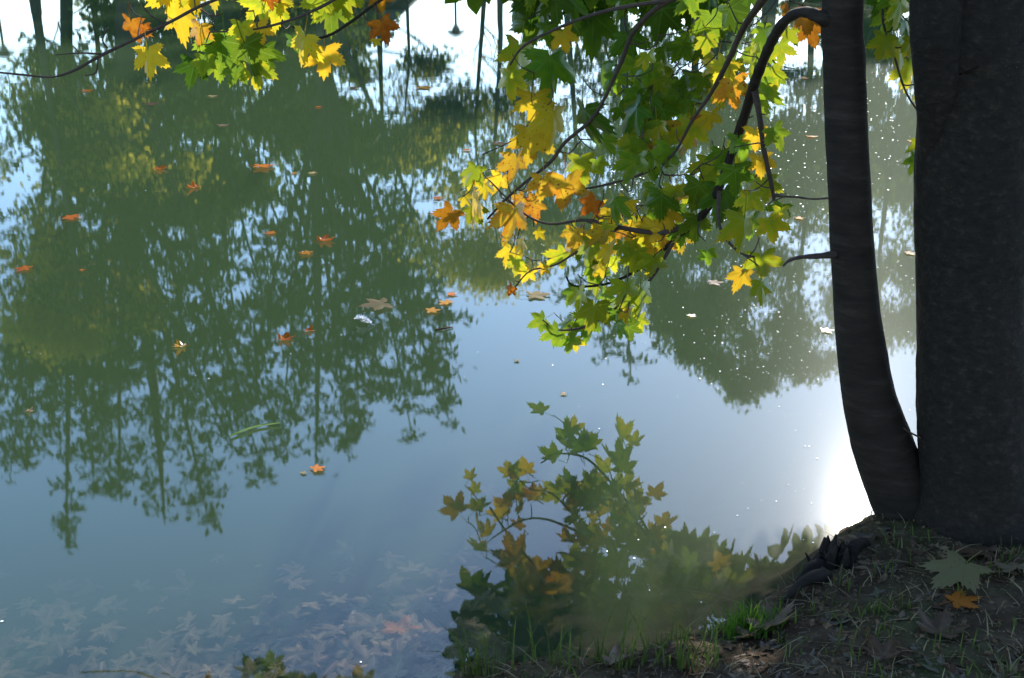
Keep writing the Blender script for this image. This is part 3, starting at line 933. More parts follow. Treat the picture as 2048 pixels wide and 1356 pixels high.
def leafy_tree(name, label, base_px, D, top_py, spread_m, leaves=9000, mat='far_green', trunk_r=.16, crown_from=.3, leaf=.09, levels=5, group='trees on the far shore', seed=1, lean=0.0, bunch=.32, cat='tree'):
    D += 6.0
    b = mirrored(*base_px, D); b.z = .35
    top = mirrored(base_px[0], top_py, D)
    H = top.z - b.z
    root = empty(name, b)
    tag(root, label, cat, group)
    rg = random.Random(seed)
    wood = MB(); tipsl = []

    def grow(p, d, ln, r, lv):
        n = 3
        pts_ = [p]
        q, dd = p.copy(), d.copy()
        for k in range(n):
            dd = (dd + Vector((rg.gauss(0, .16), rg.gauss(0, .16), rg.gauss(.03, .1)))).normalized()
            q = q + dd * (ln / n)
            pts_.append(q.copy())
        wood.tube(pts_, lerp_list([r, r * .62], len(pts_)), 6 if lv < 2 else 4 if lv < 4 else 3, cap=False)
        if lv >= levels:
            tipsl.append((pts_[-1], ln)); tipsl.append((pts_[-2], ln))
            return
        for k in range(rg.choice((2, 3, 3))):
            az = rg.uniform(0, 6.283)
            sp_ = rg.uniform(.45, .95)
            nd = (dd + Vector((math.cos(az) * sp_, math.sin(az) * sp_, rg.uniform(-.15, .35)))).normalized()
            grow(pts_[-1] if k < 2 else pts_[-2], nd, ln * rg.uniform(.62, .82), r * .58, lv + 1)

    th = H * crown_from
    tp = [Vector((0, 0, 0)), Vector((lean * .3, 0, th * .5)), Vector((lean * .6, 0, th))]
    # a leader that runs on through the crown with side limbs
    lead = spline(tp + [Vector((lean + rg.gauss(0, .2), rg.gauss(0, .2), H * .7)), Vector((lean * 1.3, 0, H * .94))], 5)
    rl = lerp_list([trunk_r, trunk_r * .85, trunk_r * .7, trunk_r * .4, .02], len(lead))
    wood.tube(lead, rl, 8)
    for k in range(len(lead)):
        if lead[k].z < th: continue
        u = (lead[k].z - th) / max(.01, H - th)
        for _ in range(2):
            az = rg.uniform(0, 6.283)
            ln = spread_m * (.55 * math.sin(math.pi * min(1, .18 + u * .8)) + .1) * rg.uniform(.7, 1.1)
            grow(lead[k], Vector((math.cos(az), math.sin(az), rg.uniform(.1, .8))).normalized(), ln * .55, rl[k] * .5, 2)
    # leaves in bunches round the twig ends
    tv = np.array([tuple(p) for p, l in tipsl])
    zmax = np.percentile(tv[:, 2], 99.7)
    kz = (H - th) / max(.1, zmax - th)          # fit the crown to the tree's height
    tv[:, 2] = np.where(tv[:, 2] > th, th + (tv[:, 2] - th) * kz, tv[:, 2])
    wood.v = [(x, y, th + (z - th) * kz if z > th else z) for x, y, z in wood.v]
    ii = nr.randint(0, len(tv), leaves)
    C = tv[ii] + nr.normal(size=(leaves, 3)) * np.array([bunch, bunch, bunch * .8])
    nrm = nr.normal(size=(leaves, 3)); nrm /= np.linalg.norm(nrm, axis=1)[:, None]
    a = np.cross(nrm, nr.normal(size=(leaves, 3))); a /= np.linalg.norm(a, axis=1)[:, None]
    bb = np.cross(nrm, a)
    s = (leaf * nr.uniform(.6, 1.3, leaves))[:, None]
    V = np.stack([C - a * s, C + bb * s * .7, C + a * s, C - bb * s * .7], 1).reshape(-1, 3)
    link('crown', np_mesh('crown', V, np.arange(4 * leaves).reshape(-1, 4)), M[mat], root)
    wood.build('trunk', M['far_bark'], root)
    return root


needle_tree('conifer_tree', 'dark conifer with the thickest trunk, reflected below the hanging yellow leaf at left', (268, 100), 30.0,
            [(330, 1050, 0), (418, 1048, .8), (240, 985, -.6), (530, 965, .5), (200, 930, .4), (470, 900, -.7), (90, 780, .3), (150, 820, .6), (385, 830, -.4), (60, 700, -.6), (455, 770, .5), (250, 740, -.7), (560, 860, .2)], trunk_r=.33, dens=.8)
needle_tree('conifer_tree', 'tallest conifer reflected at far left, its spire reaching lowest in the picture', (150, 100), 32.5,
            [(132, 1096, 0), (58, 930, .5), (20, 960, -.5), (190, 990, .4), (-40, 900, .2), (100, 860, -.3), (10, 780, .5), (220, 860, 0)], trunk_r=.2, dens=.8)
needle_tree('conifer_tree', 'broad conifer reflected left of centre with long limbs slanting out to the right', (660, 150), 31.0,
            [(632, 935, 0), (700, 905, .5), (905, 858, -.4), (826, 882, .6), (720, 880, -.6), (560, 905, .3), (910, 720, -.5), (780, 800, .6), (600, 770, .4), (680, 750, -.5), (850, 650, .3), (500, 800, -.3), (740, 690, .4), (880, 790, 0)], trunk_r=.24, dens=.75)
needle_tree('conifer_tree', 'thin feathery conifer reflected below the tip of the drooping branch', (1240, 150), 33.0,
            [(1262, 765, 0), (1205, 720, .4), (1320, 715, -.4), (1150, 640, .4), (1360, 640, .2)], trunk_r=.14, dens=.55)
needle_tree('conifer_tree', 'dark conifer standing back between the two large conifer trunks', (470, 120), 37.0,
            [(470, 640, 0), (420, 600, .5), (540, 600, -.5), (380, 540, .3), (600, 560, 0), (470, 500, .5), (330, 600, .3), (560, 680, .2)], trunk_r=.2, dens=.4)
leafy_tree('broadleaf_tree', 'yellow leaved tree reflected at the left edge, with a slim dark trunk', (78, 60), 28.5, 690, 5.6, 10000, 'far_yellow', .17, .12, .10, 5, seed=3)
leafy_tree('broadleaf_tree', 'pale yellow leaved tree reflected left of the drooping branch, above open sky', (1000, 60), 29.5, 575, 4.2, 9000, 'far_yellow', .10, .2, .075, 5, seed=5)
leafy_tree('broadleaf_tree', 'tall green tree with a thick trunk reflected between the drooping branch and slender trunk', (1535, 60), 30.0, 780, 3.6, 14000, 'far_green', .30, .08, .08, 5, seed=8, bunch=.24)
leafy_tree('broadleaf_tree', 'green tree reflected hard against the left side of the slender trunk', (1660, 60), 31.0, 735, 3.4, 12000, 'far_green', .16, .08, .08, 5, seed=61, bunch=.24)
leafy_tree('broadleaf_tree', 'loose green tree reflected right of the branch\'s lowest hanging leaves', (1440, 60), 30.5, 715, 3.2, 10000, 'far_green', .14, .1, .08, 5, seed=67, bunch=.24)
leafy_tree('broadleaf_tree', 'green tree reflected between the two dark trunks on the bank', (1830, 60), 30.5, 690, 4.6, 17000, 'far_green', .18, .08, .085, 5, seed=12)
leafy_tree('broadleaf_tree', 'green tree with a forked top reflected behind the lower leaves of the drooping branch', (1390, 60), 34.0, 640, 5.0, 17000, 'far_green', .2, .06, .085, 5, seed=14)
leafy_tree('broadleaf_tree', 'sparse nearly bare tree with a crooked dark stem, right of the lamp', (968, 60), 38.0, 420, 3.6, 900, 'far_yellow', .13, .12, .07, 5, seed=17)
leafy_tree('broadleaf_tree', 'slim straight stemmed young tree reflected left of the lamp', (816, 60), 36.0, 330, 2.0, 1200, 'far_yellow', .07, .45, .07, 5, seed=19)
leafy_tree('broadleaf_tree', 'green tree reflected behind the drooping branch, its top among the yellow leaves', (1130, 60), 33.5, 470, 4.4, 12000, 'far_green', .16, .06, .085, 5, seed=23)
leafy_tree('broadleaf_tree', 'green tree reflected at the right edge beyond the thick trunk', (2120, 60), 31.0, 640, 4.6, 12000, 'far_green', .2, .1, .085, 5, seed=29)
leafy_tree('broadleaf_tree', 'green and yellow tree standing back behind the left conifers', (360, 60), 39.0, 430, 6.5, 16000, 'far_green', .2, .04, .13, 5, seed=31)
leafy_tree('broadleaf_tree', 'green tree standing back behind the broad conifer', (760, 60), 40.0, 330, 6.0, 14000, 'far_green', .2, .04, .13, 5, seed=37)

leafy_tree('broadleaf_tree', 'bushy green tree reflected at top left behind the bare twig', (190, 20), 33.0, 300, 5.6, 15000, 'far_green', .15, .03, .13, 5, seed=41)
leafy_tree('broadleaf_tree', 'bushy green tree reflected behind the bend of the branch at the top', (1620, 20), 36.0, 420, 6.0, 16000, 'far_green', .2, .03, .12, 5, seed=43)
leafy_tree('broadleaf_tree', 'low bushy green tree reflected at the top of the gap between the trunks', (1790, 20), 37.0, 380, 5.6, 15000, 'far_green', .15, .03, .12, 5, seed=53)
leafy_tree('broadleaf_tree', 'low green tree reflected behind the hanging green leaves at top left', (560, 20), 41.0, 280, 6.0, 15000, 'far_green', .15, .03, .13, 5, seed=47)


# ------------------------------------------------------------------ park lamps on the far shore
def park_lamp(px, D, py_top, label):
    p = mirrored(px, py_top, D); Ht = p.z
    root = empty('park_lamp', (p.x, p.y, .4))
    tag(root, label, 'street lamp', 'park lamps on the far shore')
    z = Ht - .4
    m = MB(); m.tube([(0, 0, -.1), (0, 0, .5), (0, 0, .52), (0, 0, z - .42)], [.09, .08, .05, .04], 10); m.build('post', M['iron'], root)
    m = MB(); m.tube([(0, 0, z - .46), (0, 0, z - .40), (0, 0, z - .34), (0, 0, z - .2)], [.045, .11, .12, .20], 14); m.build('lamp_glass', M['lampglass'], root)
    m = MB(); m.tube([(0, 0, z - .21), (0, 0, z - .17), (0, 0, z - .08), (0, 0, z - .01), (0, 0, z)], [.34, .36, .25, .10, .03], 18); m.build('lamp_cap', M['iron'], root)


M['iron'] = plain_mat('dark_iron', (.03, .032, .034), .5)
M['lampglass'] = plain_mat('milky_glass', (.35, .35, .33), .3)
park_lamp(912, 47.0, 73, 'mushroom topped park lamp reflected near the top centre, left of the drooping branch')
park_lamp(10, 42.0, 116, 'mushroom topped park lamp reflected at the upper left corner')

# ------------------------------------------------------------------ lakeside house (only its eaves and roof reach the picture)
M['wall'] = plain_mat('grey_render', (.30, .29, .27), .9, .12, 1.5)
M['tile'] = plain_mat('dark_roof_tile', (.045, .036, .032), .85, .3, 5.0)
M['white'] = plain_mat('white_paint', (.7, .7, .68), .5, .05)
M['pane'] = plain_mat('dark_pane', (.02, .025, .03), .08, .1)
HD = 52.0
xl, xr = mirrored(400, 20, HD).x, mirrored(800, 20, HD).x
house = empty('lakeside_house', ((xl + xr) / 2, HD + 3, .6))
tag(house, 'low dark roofed house reflected upside down at the top left behind the hanging leaves', 'house')
hw = (xr - xl) / 2
ze = mirrored(600, 14, HD).z - .6
zr = mirrored(600, 112, HD).z - .6
m = MB(); m.box((-hw + .4, -2.6, -.4), (hw - .4, 3, ze)); m.build('wall', M['wall'], house, False)
m = MB()
e, r_ = .35, 2.0
m.add([(-hw - e, -3 - e, ze - .05), (hw + e, -3 - e, ze - .05), (hw + e, 3.3, ze - .05), (-hw - e, 3.3, ze - .05), (-hw - e, -3 - e, ze + .1), (hw + e, -3 - e, ze + .1), (hw + e, 3.3, ze + .1), (-hw - e, 3.3, ze + .1), (-hw + r_, 0, zr), (hw - r_, 0, zr)],
      [(3, 2, 1, 0), (0, 1, 5, 4), (1, 2, 6, 5), (2, 3, 7, 6), (3, 0, 4, 7), (4, 5, 9, 8), (5, 6, 9), (6, 7, 8, 9), (7, 4, 8)])
m.build('roof', M['tile'], house, False)
for wx in (-3.1, -1.3, .9, 2.7):
    m = MB()
    for (a_, b_) in (((wx - .55, -2.66, ze - 1.5), (wx - .47, -2.56, ze - .18)), ((wx + .47, -2.66, ze - 1.5), (wx + .55, -2.56, ze - .18)), ((wx - .47, -2.66, ze - .26), (wx + .47, -2.56, ze - .18)), ((wx - .47, -2.66, ze - 1.5), (wx + .47, -2.56, ze - 1.42)), ((wx - .03, -2.655, ze - 1.42), (wx + .03, -2.56, ze - .26))):
        m.box(a_, b_)
    w_ = m.build('window', M['white'], house, False)
    m = MB(); m.box((wx - .47, -2.63, ze - 1.42), (wx + .47, -2.605, ze - .26)); m.build('pane', M['pane'], w_, False)
m = MB(); m.box((-.75 - .45, -2.66, -.4), (-.75 + .0, -2.61, ze - .3)); m.build('door', M['white'], house, False)


# ------------------------------------------------------------------ floating leaves
def floater(px, py, size_px, color, label, rot=None, style='flat', tilt=0.0, group='leaves floating on the pond', name='floating_leaf', z=.006, kind=None):
    p = on_z(px, py, z)
    sl_ = (p - Vector((0, 0, CAM_H))).length
    s = size_px * sl_ / F / 1.55
    a = R(rot if rot is not None else rnd.uniform(0, 360))
    o = link(name, leaf_data(color, kind if kind is not None else rnd.randrange(4), style))
    tip = Vector((math.cos(a), math.sin(a), math.sin(R(tilt))))
    o.matrix_world = frame_m(p - tip * s * .35, tip, (rnd.gauss(0, .03), rnd.gauss(0, .03), 1), s)
    # lift until no corner sinks far below the water
    zs = [(o.matrix_world @ v.co).z for v in o.data.vertices]
    o.location.z += z - .002 - min(zs) if style in ('flat',) else z - .004 - min(zs)
    tag(o, label, 'leaf', group)
    return o


FL = [
    (530, 333, 56, 'rust', 'large ragged orange brown leaf floating left of centre below the hanging green leaves', 10, 'flat'),
    (748, 612, 84, 'olive', 'large olive tan leaf floating just above the white feather', 200, 'flat'),
    (653, 480, 44, 'rust', 'rust red leaf with a raised side, afloat on the broad conifer\'s reflected trunk', 20, 'curl'),
    (609, 506, 38, 'orange', 'flat orange leaf floating just below and left of the rust red leaf', 170, 'flat'),
    (573, 677, 42, 'orange', 'bright orange leaf floating in mid pond, left of a smaller rust one', 15, 'curl'),
    (620, 660, 28, 'rust', 'small rust leaf floating just right of the bright orange leaf', 0, 'curl'),
    (357, 692, 36, 'gold', 'yellow and white curled leaf floating alone on the thick conifer reflection', 190, 'curl'),
    (638, 936, 38, 'salmon', 'pale orange leaf floating below the broad conifer\'s reflected tip', 30, 'flat'),
    (607, 944, 16, 'bleached', 'tiny pale leaf scrap floating beside the pale orange leaf', 60, 'flat'),
    (45, 537, 40, 'orange', 'orange brown leaf floating at the left edge of the pond', 180, 'flat'),
    (146, 435, 44, 'rust', 'red brown leaf floating at left above the yellow tree\'s reflection', 5, 'flat'),
    (321, 338, 32, 'rust', 'dark red leaf floating just right of the thick conifer trunk', 0, 'curl'),
    (384, 374, 34, 'rust', 'small red orange leaf floating below the dark red one near the thick trunk', 180, 'curl'),
    (175, 181, 28, 'orange', 'orange leaf floating under the bare twig at upper left', 40, 'flat'),
    (306, 208, 34, 'brown', 'brown orange leaf floating below the large hanging yellow leaf', 10, 'flat'),
    (447, 250, 28, 'tan', 'slim tan leaf floating below the hanging green cluster', 30, 'flat'),
    (426, 192, 26, 'bleached', 'pale cream leaf floating just beneath the hanging green cluster', 0, 'flat'),
    (639, 214, 20, 'orange', 'small orange leaf floating under the right hanging yellow leaf', 0, 'flat'),
    (705, 176, 28, 'brown', 'brown leaf floating right of the hanging yellow leaf', 180, 'flat'),
    (852, 175, 46, 'salmon', 'pale orange leaf floating below the reflected lamp', 0, 'flat'),
    (590, 346, 18, 'orange', 'tiny orange leaf floating just right of the large ragged leaf', 0, 'flat'),
    (627, 346, 24, 'bleached', 'tiny cream leaf floating right of a tiny orange one', 0, 'flat'),
    (538, 466, 32, 'orange', 'slim orange brown leaf floating midway between two conifer trunks', 200, 'flat'),
    (889, 604, 36, 'salmon', 'upper pale orange leaf of the pair afloat right of the white feather', 150, 'flat'),
    (868, 621, 40, 'salmon', 'lower pale orange leaf of the pair afloat right of the white feather', 10, 'flat'),
    (905, 588, 28, 'salmon', 'thin orange sliver of leaf floating above the pale orange pair', 0, 'flat'),
    (1078, 590, 62, 'bleached', 'large pale yellow leaf floating left of the drooping branch tip', 10, 'flat'),
    (1130, 506, 46, 'rust', 'rust leaf floating behind the middle of the drooping branch', 0, 'flat'),
    (1098, 512, 30, 'brown', 'dark brown leaf floating left of the rust leaf behind the branch', 180, 'flat'),
    (1180, 503, 22, 'rust', 'small rust leaf floating right of another behind the branch', 0, 'flat'),
    (1384, 630, 22, 'gold', 'small yellow leaf floating right of the branch\'s lowest leaves', 40, 'flat'),
    (1655, 660, 32, 'gold', 'orange yellow leaf floating against the slender trunk', 0, 'flat'),
    (1625, 273, 30, 'salmon', 'pale orange leaf floating left of the slender trunk, upper part', 0, 'flat'),
    (1610, 156, 26, 'orange', 'small orange leaf floating below the bend of the branch', 0, 'flat'),
    (1432, 565, 40, 'tan', 'olive tan leaf floating left of the last yellow cluster', 0, 'flat'),
    (1822, 506, 28, 'orange', 'orange leaf floating in the gap between the two trunks, lower one', 0, 'flat'),
    (1828, 282, 26, 'orange', 'orange leaf floating in the gap between the two trunks, upper one', 0, 'flat'),
    (878, 396, 30, 'rust', 'red leaf floating just above the leftmost hanging orange leaf', 0, 'flat'),
    (936, 300, 24, 'rust', 'small red leaf floating left of the hanging yellow leaves', 0, 'flat'),
    (1000, 287, 38, 'brown', 'brown leaf floating beside the hanging yellow leaves', 0, 'flat'),
    (1035, 720, 16, 'bleached', 'tiny pale leaf scrap afloat on open sky reflection below the branch', 0, 'flat'),
    (1128, 787, 18, 'bleached', 'tiny pale leaf scrap afloat above the branch\'s own reflection', 0, 'flat'),
    (165, 539, 13, 'rust', 'tiny rust leaf scrap floating right of the left edge leaf', 0, 'flat'),
    (60, 820, 20, 'bleached', 'tiny cream leaf curl floating low at the left edge', 0, 'curl'),
    (1600, 436, 26, 'salmon', 'pale orange leaf floating left of the slender trunk at mid height', 0, 'flat'),
]
for f in FL:
    floater(*f)

# white feather
m = MB()
m.tube([(0, -.02, .002), (0, .02, .012), (.006, .06, .022), (.016, .085, .02)], [.0012, .001, .0008, .0004], 4)
for k in range(60):
    u = k / 59; sd = 1 if k % 2 else -1
    q = Vector((.016 * u * u, -.005 + .09 * u, .006 + .016 * math.sin(u * 2.6)))
    ln = .03 * math.sin(math.pi * min(.97, .15 + u * .8)) * rnd.uniform(.6, 1.15) + .004
    e_ = q + Vector((sd * ln * .9, ln * rnd.uniform(.3, .9), rnd.uniform(-.002, .018)))
    m.add([q, q.lerp(e_, .5) + Vector((0, .0035, .003)), e_, q.lerp(e_, .5) + Vector((0, -.0035, .002))], [(0, 1, 2, 3)])
M['feather'] = plain_mat('white_down', (.82, .82, .80), .8, .05)
fo = m.build('feather', M['feather'])
fo.location = on_z(742, 650, .002); fo.rotation_euler = (0, 0, R(70))
tag(fo, 'small curled white feather floating just below the olive tan leaf', 'feather')

# floating reed blade
a_, b_ = on_z(460, 873, .006), on_z(560, 848, .006)
m = MB(); rows_ = []
for k in range(13):
    u = k / 12
    c = a_.lerp(b_, u); c.y += .03 * math.sin(u * 3.1)
    w = .008 * (1 - u ** 3) ** .7 * (.55 + .45 * min(1, u * 4)) + .001
    rows_ += [(c.x - .2 * w, c.y + w, .010), (c.x, c.y, .004), (c.x + .2 * w, c.y - w, .012)]
m.add(rows_, [q for k in range(12) for q in ((k * 3, k * 3 + 1, k * 3 + 4, k * 3 + 3), (k * 3 + 1, k * 3 + 2, k * 3 + 5, k * 3 + 4))])
M['reed'] = foliage_mat('reed_green', (.13, .24, .06), (.28, .38, .14), .3, 9)
ro = m.build('reed_blade', M['reed'])
tag(ro, 'long narrow green reed blade floating at lower left', 'reed')
m = MB(); m.tube([on_z(870, 660, .004), on_z(885, 657, .008), on_z(906, 654, .004)], [.004, .005, .003], 5)
tag(m.build('floating_twig', M['tan']), 'short pale twig floating right of the feather, by the conifer\'s limb reflection', 'twig')

# pale specks on the surface: seed fluff, and stand-ins for sparkle
def specks():
    V, Fc = [], []
    n = 0
    hexa = [(math.cos(k * math.pi / 3), math.sin(k * math.pi / 3)) for k in range(6)]
    def put(px, py, r):
        nonlocal n
        p = on_z(px, py, 0)
        if edge_dist(p.x, p.y) > -.04 or p.y > 25 or (py > 760 and rnd.random() < .75): return
        e_ = rnd.uniform(.5, 1); a0 = rnd.uniform(0, 3)
        for (c_, s_) in hexa:
            V.append((p.x + r * (c_ * math.cos(a0) - s_ * e_ * math.sin(a0)), p.y + r * (c_ * math.sin(a0) + s_ * e_ * math.cos(a0)), .0018))
        V.append((p.x, p.y, .002 + r * .15))
        for k in range(6): Fc.append((n + k, n + (k + 1) % 6, n + 6))
        n += 7
    for _ in range(420):
        put(rnd.uniform(0, 2048), rnd.uniform(80, 900), .0012 + .0016 * rnd.random() ** 3)
    for _ in range(16):
        put(rnd.uniform(0, 1300), rnd.uniform(300, 1330), rnd.uniform(.003, .007))
    for _ in range(1500):      # dense specks on the right, put in for the sparkle on the water
        x = rnd.gauss(1640, 190); y = abs(rnd.gauss(0, 1)) * 260 + rnd.uniform(120, 760)
        put(x, y, .0012 + .003 * rnd.random() ** 2)
    for _ in range(500):
        put(rnd.uniform(1200, 1800), rnd.uniform(60, 420), rnd.uniform(.004, .009))
    me = np_mesh('floating_specks', V, Fc)
    mt, t, out = new_mat('pale_specks')
    d = N(t, 'ShaderNodeBsdfDiffuse'); d.inputs[0].default_value = (.8, .8, .77, 1)
    g = N(t, 'ShaderNodeBsdfGlossy', i_Roughness=.45); g.inputs[0].default_value = (.9, .9, .88, 1)
    mx = N(t, 'ShaderNodeMixShader', i_0=.3); L(t, d.outputs[0], mx.inputs[1]); L(t, g.outputs[0], mx.inputs[2]); L(t, mx.outputs[0], out.inputs[0])
    M['fluff'] = mt
    tag(link('floating_specks', me, M['fluff']), 'pale specks of seed fluff and sparkle scattered over the pond surface', 'fluff', kind='stuff')
specks()


# ------------------------------------------------------------------ sunken leaves on the bed
def on_ground(px, py, it=6):
    z = 0.0
    for _ in range(it):
        p = on_z(px, py, z); z = float(height(p.x, p.y))
    return Vector((p.x, p.y, z))


def bed_point(px, py):
    return on_ground(px, py, 9)


cnt = 0
for k in range(330):
    px, py = rnd.uniform(-20, 1000), 1356 + 40 - abs(rnd.gauss(0, 1)) * 130
    if px < 500 and rnd.random() < .45: continue
    p = bed_point(px, py)
    if p.z > -.06: continue
    o = link('sunken_leaf', leaf_data('bed' if rnd.random() < .8 else 'tan', rnd.randrange(4), 'bed'))
    a = rnd.uniform(0, 6.283)
    o.matrix_world = frame_m(p + Vector((0, 0, .012 + rnd.uniform(0, .02))), (math.cos(a), math.sin(a), rnd.gauss(0, .1)), (rnd.gauss(0, .22), rnd.gauss(0, .22), 1), rnd.uniform(.05, .12)) @ Matrix.Diagonal((rnd.uniform(.5, 1.1), rnd.uniform(.6, 1.1), 1, 1))
    where = 'in the lower left corner' if px < 340 else 'left of the reflected yellow leaves' if px < 640 else 'near the bottom grass' if px > 850 else 'beside the reflected yellow leaves'
    far_ = 'deep on the dim pond bed' if py < 1240 else 'on the shallow pond bed'
    tag(o, 'pale sodden leaf ' + far_ + ' ' + where, 'leaf', 'sunken leaves on the pond bed')
p = bed_point(797, 1278)
o = link('sunken_leaf', leaf_data('salmon', 2, 'bed'))
o.matrix_world = frame_m(p + Vector((0, 0, .03)), (.3, 1, 0), (0, -.05, 1), .085)
tag(o, 'single orange leaf showing among the pale ones on the pond bed', 'leaf', 'sunken leaves on the pond bed')


# ------------------------------------------------------------------ bank: dead leaves, grass, stump, litter
def ground_leaf(px, py, size_px, color, style, label, rot, lift=.01, group='dead leaves on the bank', tilt=(0, 0)):
    p = on_ground(px, py)
    sl_ = (p - Vector((0, 0, CAM_H))).length
    s = size_px * sl_ / F / 1.5
    a = R(rot)
    o = link('dead_leaf', leaf_data(color, rnd.randrange(4), style))
    e_ = .06
    nx_ = -(float(height(p.x + e_, p.y)) - float(height(p.x - e_, p.y))) / (2 * e_)
    ny_ = -(float(height(p.x, p.y + e_)) - float(height(p.x, p.y - e_))) / (2 * e_)
    nrm = Vector((nx_ + tilt[0], ny_ + tilt[1], 1)).normalized()
    tip = Vector((math.cos(a), math.sin(a), 0)); tip = (tip - nrm * tip.dot(nrm)).normalized()
    o.matrix_world = frame_m(p + nrm * lift - tip * s * .35, tip, nrm, s) @ Matrix.Diagonal((rnd.uniform(.75, 1.1), 1, .7, 1))
    tag(o, label, 'leaf', group)
    return o


ground_leaf(1905, 1165, 140, 'olive', 'flat', 'large dull green star shaped leaf lying on the bank before the thick trunk', 215, .03, tilt=(0, -.25))
ground_leaf(1560, 1258, 120, 'tan', 'curl', 'curled tan leaf at the water\'s edge beside the bright grass tuft', 30, .03)
ground_leaf(1490, 1282, 70, 'tan', 'curl', 'small tan leaf just left of the curled one at the water\'s edge', 200, .015)
ground_leaf(1880, 1258, 110, 'brown', 'curl', 'dark curled leaf on the bank below the star shaped leaf', 60, .01)
ground_leaf(1245, 1330, 80, 'tan', 'curl', 'tan leaf standing on edge in the grass at the bottom of the picture', 20, .02)
ground_leaf(1755, 1312, 90, 'brown', 'curl', 'brown curled leaf near the bottom right, left of a darker one', 100, .02)
ground_leaf(1945, 1110, 100, 'brown', 'crumple', 'brown curled leaf lying behind the star shaped leaf', 140, .02)
ground_leaf(2030, 1140, 80, 'tan', 'crumple', 'tan curled leaf at the right edge of the picture', 80, .02)
ground_leaf(1140, 1312, 90, 'tan', 'flat', 'tan leaf lying in the wet grass at the bottom, left of the standing leaf', 160, .02)
ground_leaf(1930, 1205, 80, 'rust', 'flat', 'orange brown leaf tucked under the star shaped leaf', 10, .01)
for k in range(230):
    for _ in range(30):
        px, py = rnd.uniform(1250, 2090), rnd.uniform(1060, 1400)
        p = on_ground(px, py)
        if edge_dist(p.x, p.y) > .07: break
    else:
        continue
    c_, st_ = rnd.choice(('brown', 'brown', 'brown', 'tan', 'grey', 'brown')), rnd.choice(('curl', 'flat', 'flat', 'curl', 'crumple'))
    where = 'below the root stump' if px < 1720 and py < 1230 else 'at the foot of the trunks' if py < 1130 else 'in the bottom right corner' if px > 1850 and py > 1250 else 'around the large star shaped leaf' if px > 1790 else 'along the bottom edge of the bank'
    ground_leaf(px, py, rnd.uniform(28, 72), c_, st_, {'brown': 'dark brown', 'tan': 'tan', 'grey': 'greyish'}[c_] + ' ' + {'curl': 'curled', 'flat': 'flat', 'crumple': 'crumpled'}[st_] + ' dead leaf in the shaded litter ' + where,
                rnd.uniform(0, 360), -.002, 'leaf litter on the bank')


def blades(name, pts, hmin, hmax, mat, label, kind='stuff', width=.0022, flop=.5, cat='grass'):
    V, Fc = [], []
    n = 0
    P_ = np.array(pts); Z_ = height(P_[:, 0], P_[:, 1]) - .004
    for (x, y), z in zip(pts, Z_.tolist()):
        h = rnd.uniform(hmin, hmax); a = rnd.uniform(0, 6.283); b = rnd.gauss(0, flop) * h
        dx, dy = math.cos(a), math.sin(a)
        w = width * rnd.uniform(.7, 1.3)
        sx, sy = -dy * w, dx * w
        for u, ww in ((0, 1), (.35, .9), (.7, .6)):
            ox, oy, oz = dx * b * u * u, dy * b * u * u, h * (u - .25 * u * u * abs(b) / max(h, .001))
            V += [(x + ox + sx * ww, y + oy + sy * ww, z + oz), (x + ox - sx * ww, y + oy - sy * ww, z + oz)]
        V.append((x + dx * b, y + dy * b, z + h * (1 - .3 * abs(b) / h)))
        Fc += [(n, n + 1, n + 3), (n, n + 3, n + 2), (n + 2, n + 3, n + 5), (n + 2, n + 5, n + 4), (n + 4, n + 5, n + 6)]
        n += 7
    return tag(link(name, np_mesh(name, V, Fc), mat), label, cat, kind=kind)


M['grass'] = foliage_mat('grass_green', (.05, .085, .015), (.14, .16, .04), .4, 25)
M['lit_grass'] = foliage_mat('grass_sunlit', (.08, .17, .018), (.14, .24, .03), .5, 12)  # brighter grass copy, sunlight on the tuft put into its colour
M['straw'] = foliage_mat('straw', (.16, .12, .06), (.32, .25, .13), .2, 15)
xy = np.stack([nr.uniform(-.5, 2.6, 9000), nr.uniform(1.0, 3.3, 9000)], 1)
d_ = edge_dist(xy[:, 0], xy[:, 1])
dens_ = .15 + 1.6 * np.maximum(0, vnoise(xy[:, 0], xy[:, 1], 4.5, 30)) + np.where(d_ < .10, .5, 0)
xy1 = xy[(d_ > .015) & (nr.rand(9000) < dens_ * .55)][:480]
gp = [(x + rnd.gauss(0, .018), y + rnd.gauss(0, .018)) for x, y in xy1.tolist() for _ in range(5)]
blades('grass', gp, .02, .07, M['grass'], 'thin green grass growing in patches over the shaded bank')
st = xy[d_ > .02][-3800:].tolist()
blades('straw', st, .015, .05, M['straw'], 'dry straw and dead grass strewn over the bank', flop=2.2, width=.0016, cat='straw')
tc_ = on_ground(1495, 1262)
blades('grass_tuft', [(tc_.x + rnd.gauss(0, .035), tc_.y + rnd.gauss(0, .022)) for _ in range(260)], .03, .09, M['lit_grass'], 'bright green grass tuft at the water\'s edge beside the curled tan leaf', None, cat='grass')
tc2 = on_ground(1395, 1300)
tall = [(on_ground(x, y).x, on_ground(x, y).y) for x, y in [(960 + rnd.uniform(-40, 40), 1352) for _ in range(25)] + [(rnd.uniform(1000, 1440), 1345 - rnd.uniform(0, 30)) for _ in range(90)]]
blades('tall_grass', tall, .06, .17, M['grass'], 'taller grass blades rising in front of the water along the bottom edge', width=.0028)

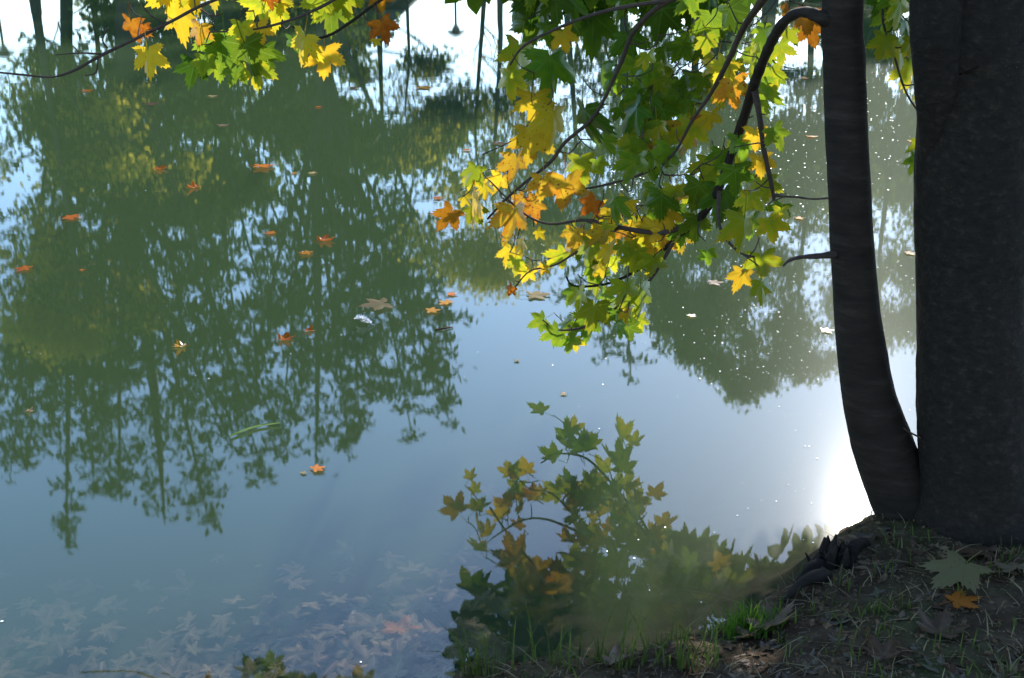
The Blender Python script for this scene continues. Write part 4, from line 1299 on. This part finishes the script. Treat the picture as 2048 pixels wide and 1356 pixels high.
# crumbs of leaf, bark and mould that cover the earth
V_, F_ = [], []
lx = np.stack([nr.uniform(-.4, 2.7, 20000), nr.uniform(.9, 3.3, 20000)], 1)
lx = lx[edge_dist(lx[:, 0], lx[:, 1]) > .02][:10000]
lz = height(lx[:, 0], lx[:, 1])
for k in range(len(lx)):
    c = np.array((lx[k, 0], lx[k, 1], lz[k] + .004)); r = .004 + .014 * rnd.random() ** 2
    a = nr.normal(size=3); a[2] *= .35; a /= np.linalg.norm(a); b = nr.normal(size=3); b[2] *= .35; b -= a * a.dot(b); b /= np.linalg.norm(b)
    V_ += [c - a * r, c + b * r * .6 + a * r * .1, c + a * r, c - b * r * .5]
me_ = np_mesh('leaf_crumbs', np.array(V_), np.arange(4 * len(lx)).reshape(-1, 4))
M['crumb'] = foliage_mat('leaf_crumbs', (.04, .024, .013), (.22, .14, .075), .15, 60)
tag(link('leaf_crumbs', me_, M['crumb']), 'brown crumbs of broken leaves and bark covering the bank', 'leaf litter', kind='stuff')

# eroded root stump at the corner of the bank
sp_ = on_ground(1672, 1128)
root = empty('tree_stump', sp_)
tag(root, 'dark rotten root stump on the bank\'s corner beside the sun glint', 'stump')
m = MB()
for k in range(60):
    a = rnd.uniform(0, 6.283); rr_ = rnd.uniform(0, .075)
    b0 = Vector((math.cos(a) * rr_, math.sin(a) * rr_ * .8, -.03)); h = rnd.uniform(.02, .085) * (1.2 - rr_ * 7)+ .02
    t1 = b0 + Vector((rnd.gauss(0, .02), rnd.gauss(0, .02), h))
    m.tube([b0, b0.lerp(t1, .6) + Vector((rnd.gauss(0, .008), rnd.gauss(0, .008), 0)), t1], [rnd.uniform(.012, .024), rnd.uniform(.006, .016), rnd.uniform(.001, .005)], 6, .4)
m.build('wood', M['bark'], root, False)
for (x0, y0, x1, y1) in ((1650, 1160, 1560, 1205), (1640, 1140, 1590, 1170), (1700, 1110, 1740, 1090)):
    p0, p1 = on_ground(x0, y0) + Vector((0, 0, .015)), on_ground(x1, y1) + Vector((0, 0, .0))
    sp2 = spline([p0, p0.lerp(p1, .5) + Vector((0, 0, .02)), p1], 4)
    m = MB(); m.tube([q - sp_ for q in sp2], lerp_list([.022, .014, .006], len(sp2)), 7, .2)
    m.build('root', M['bark'], root)
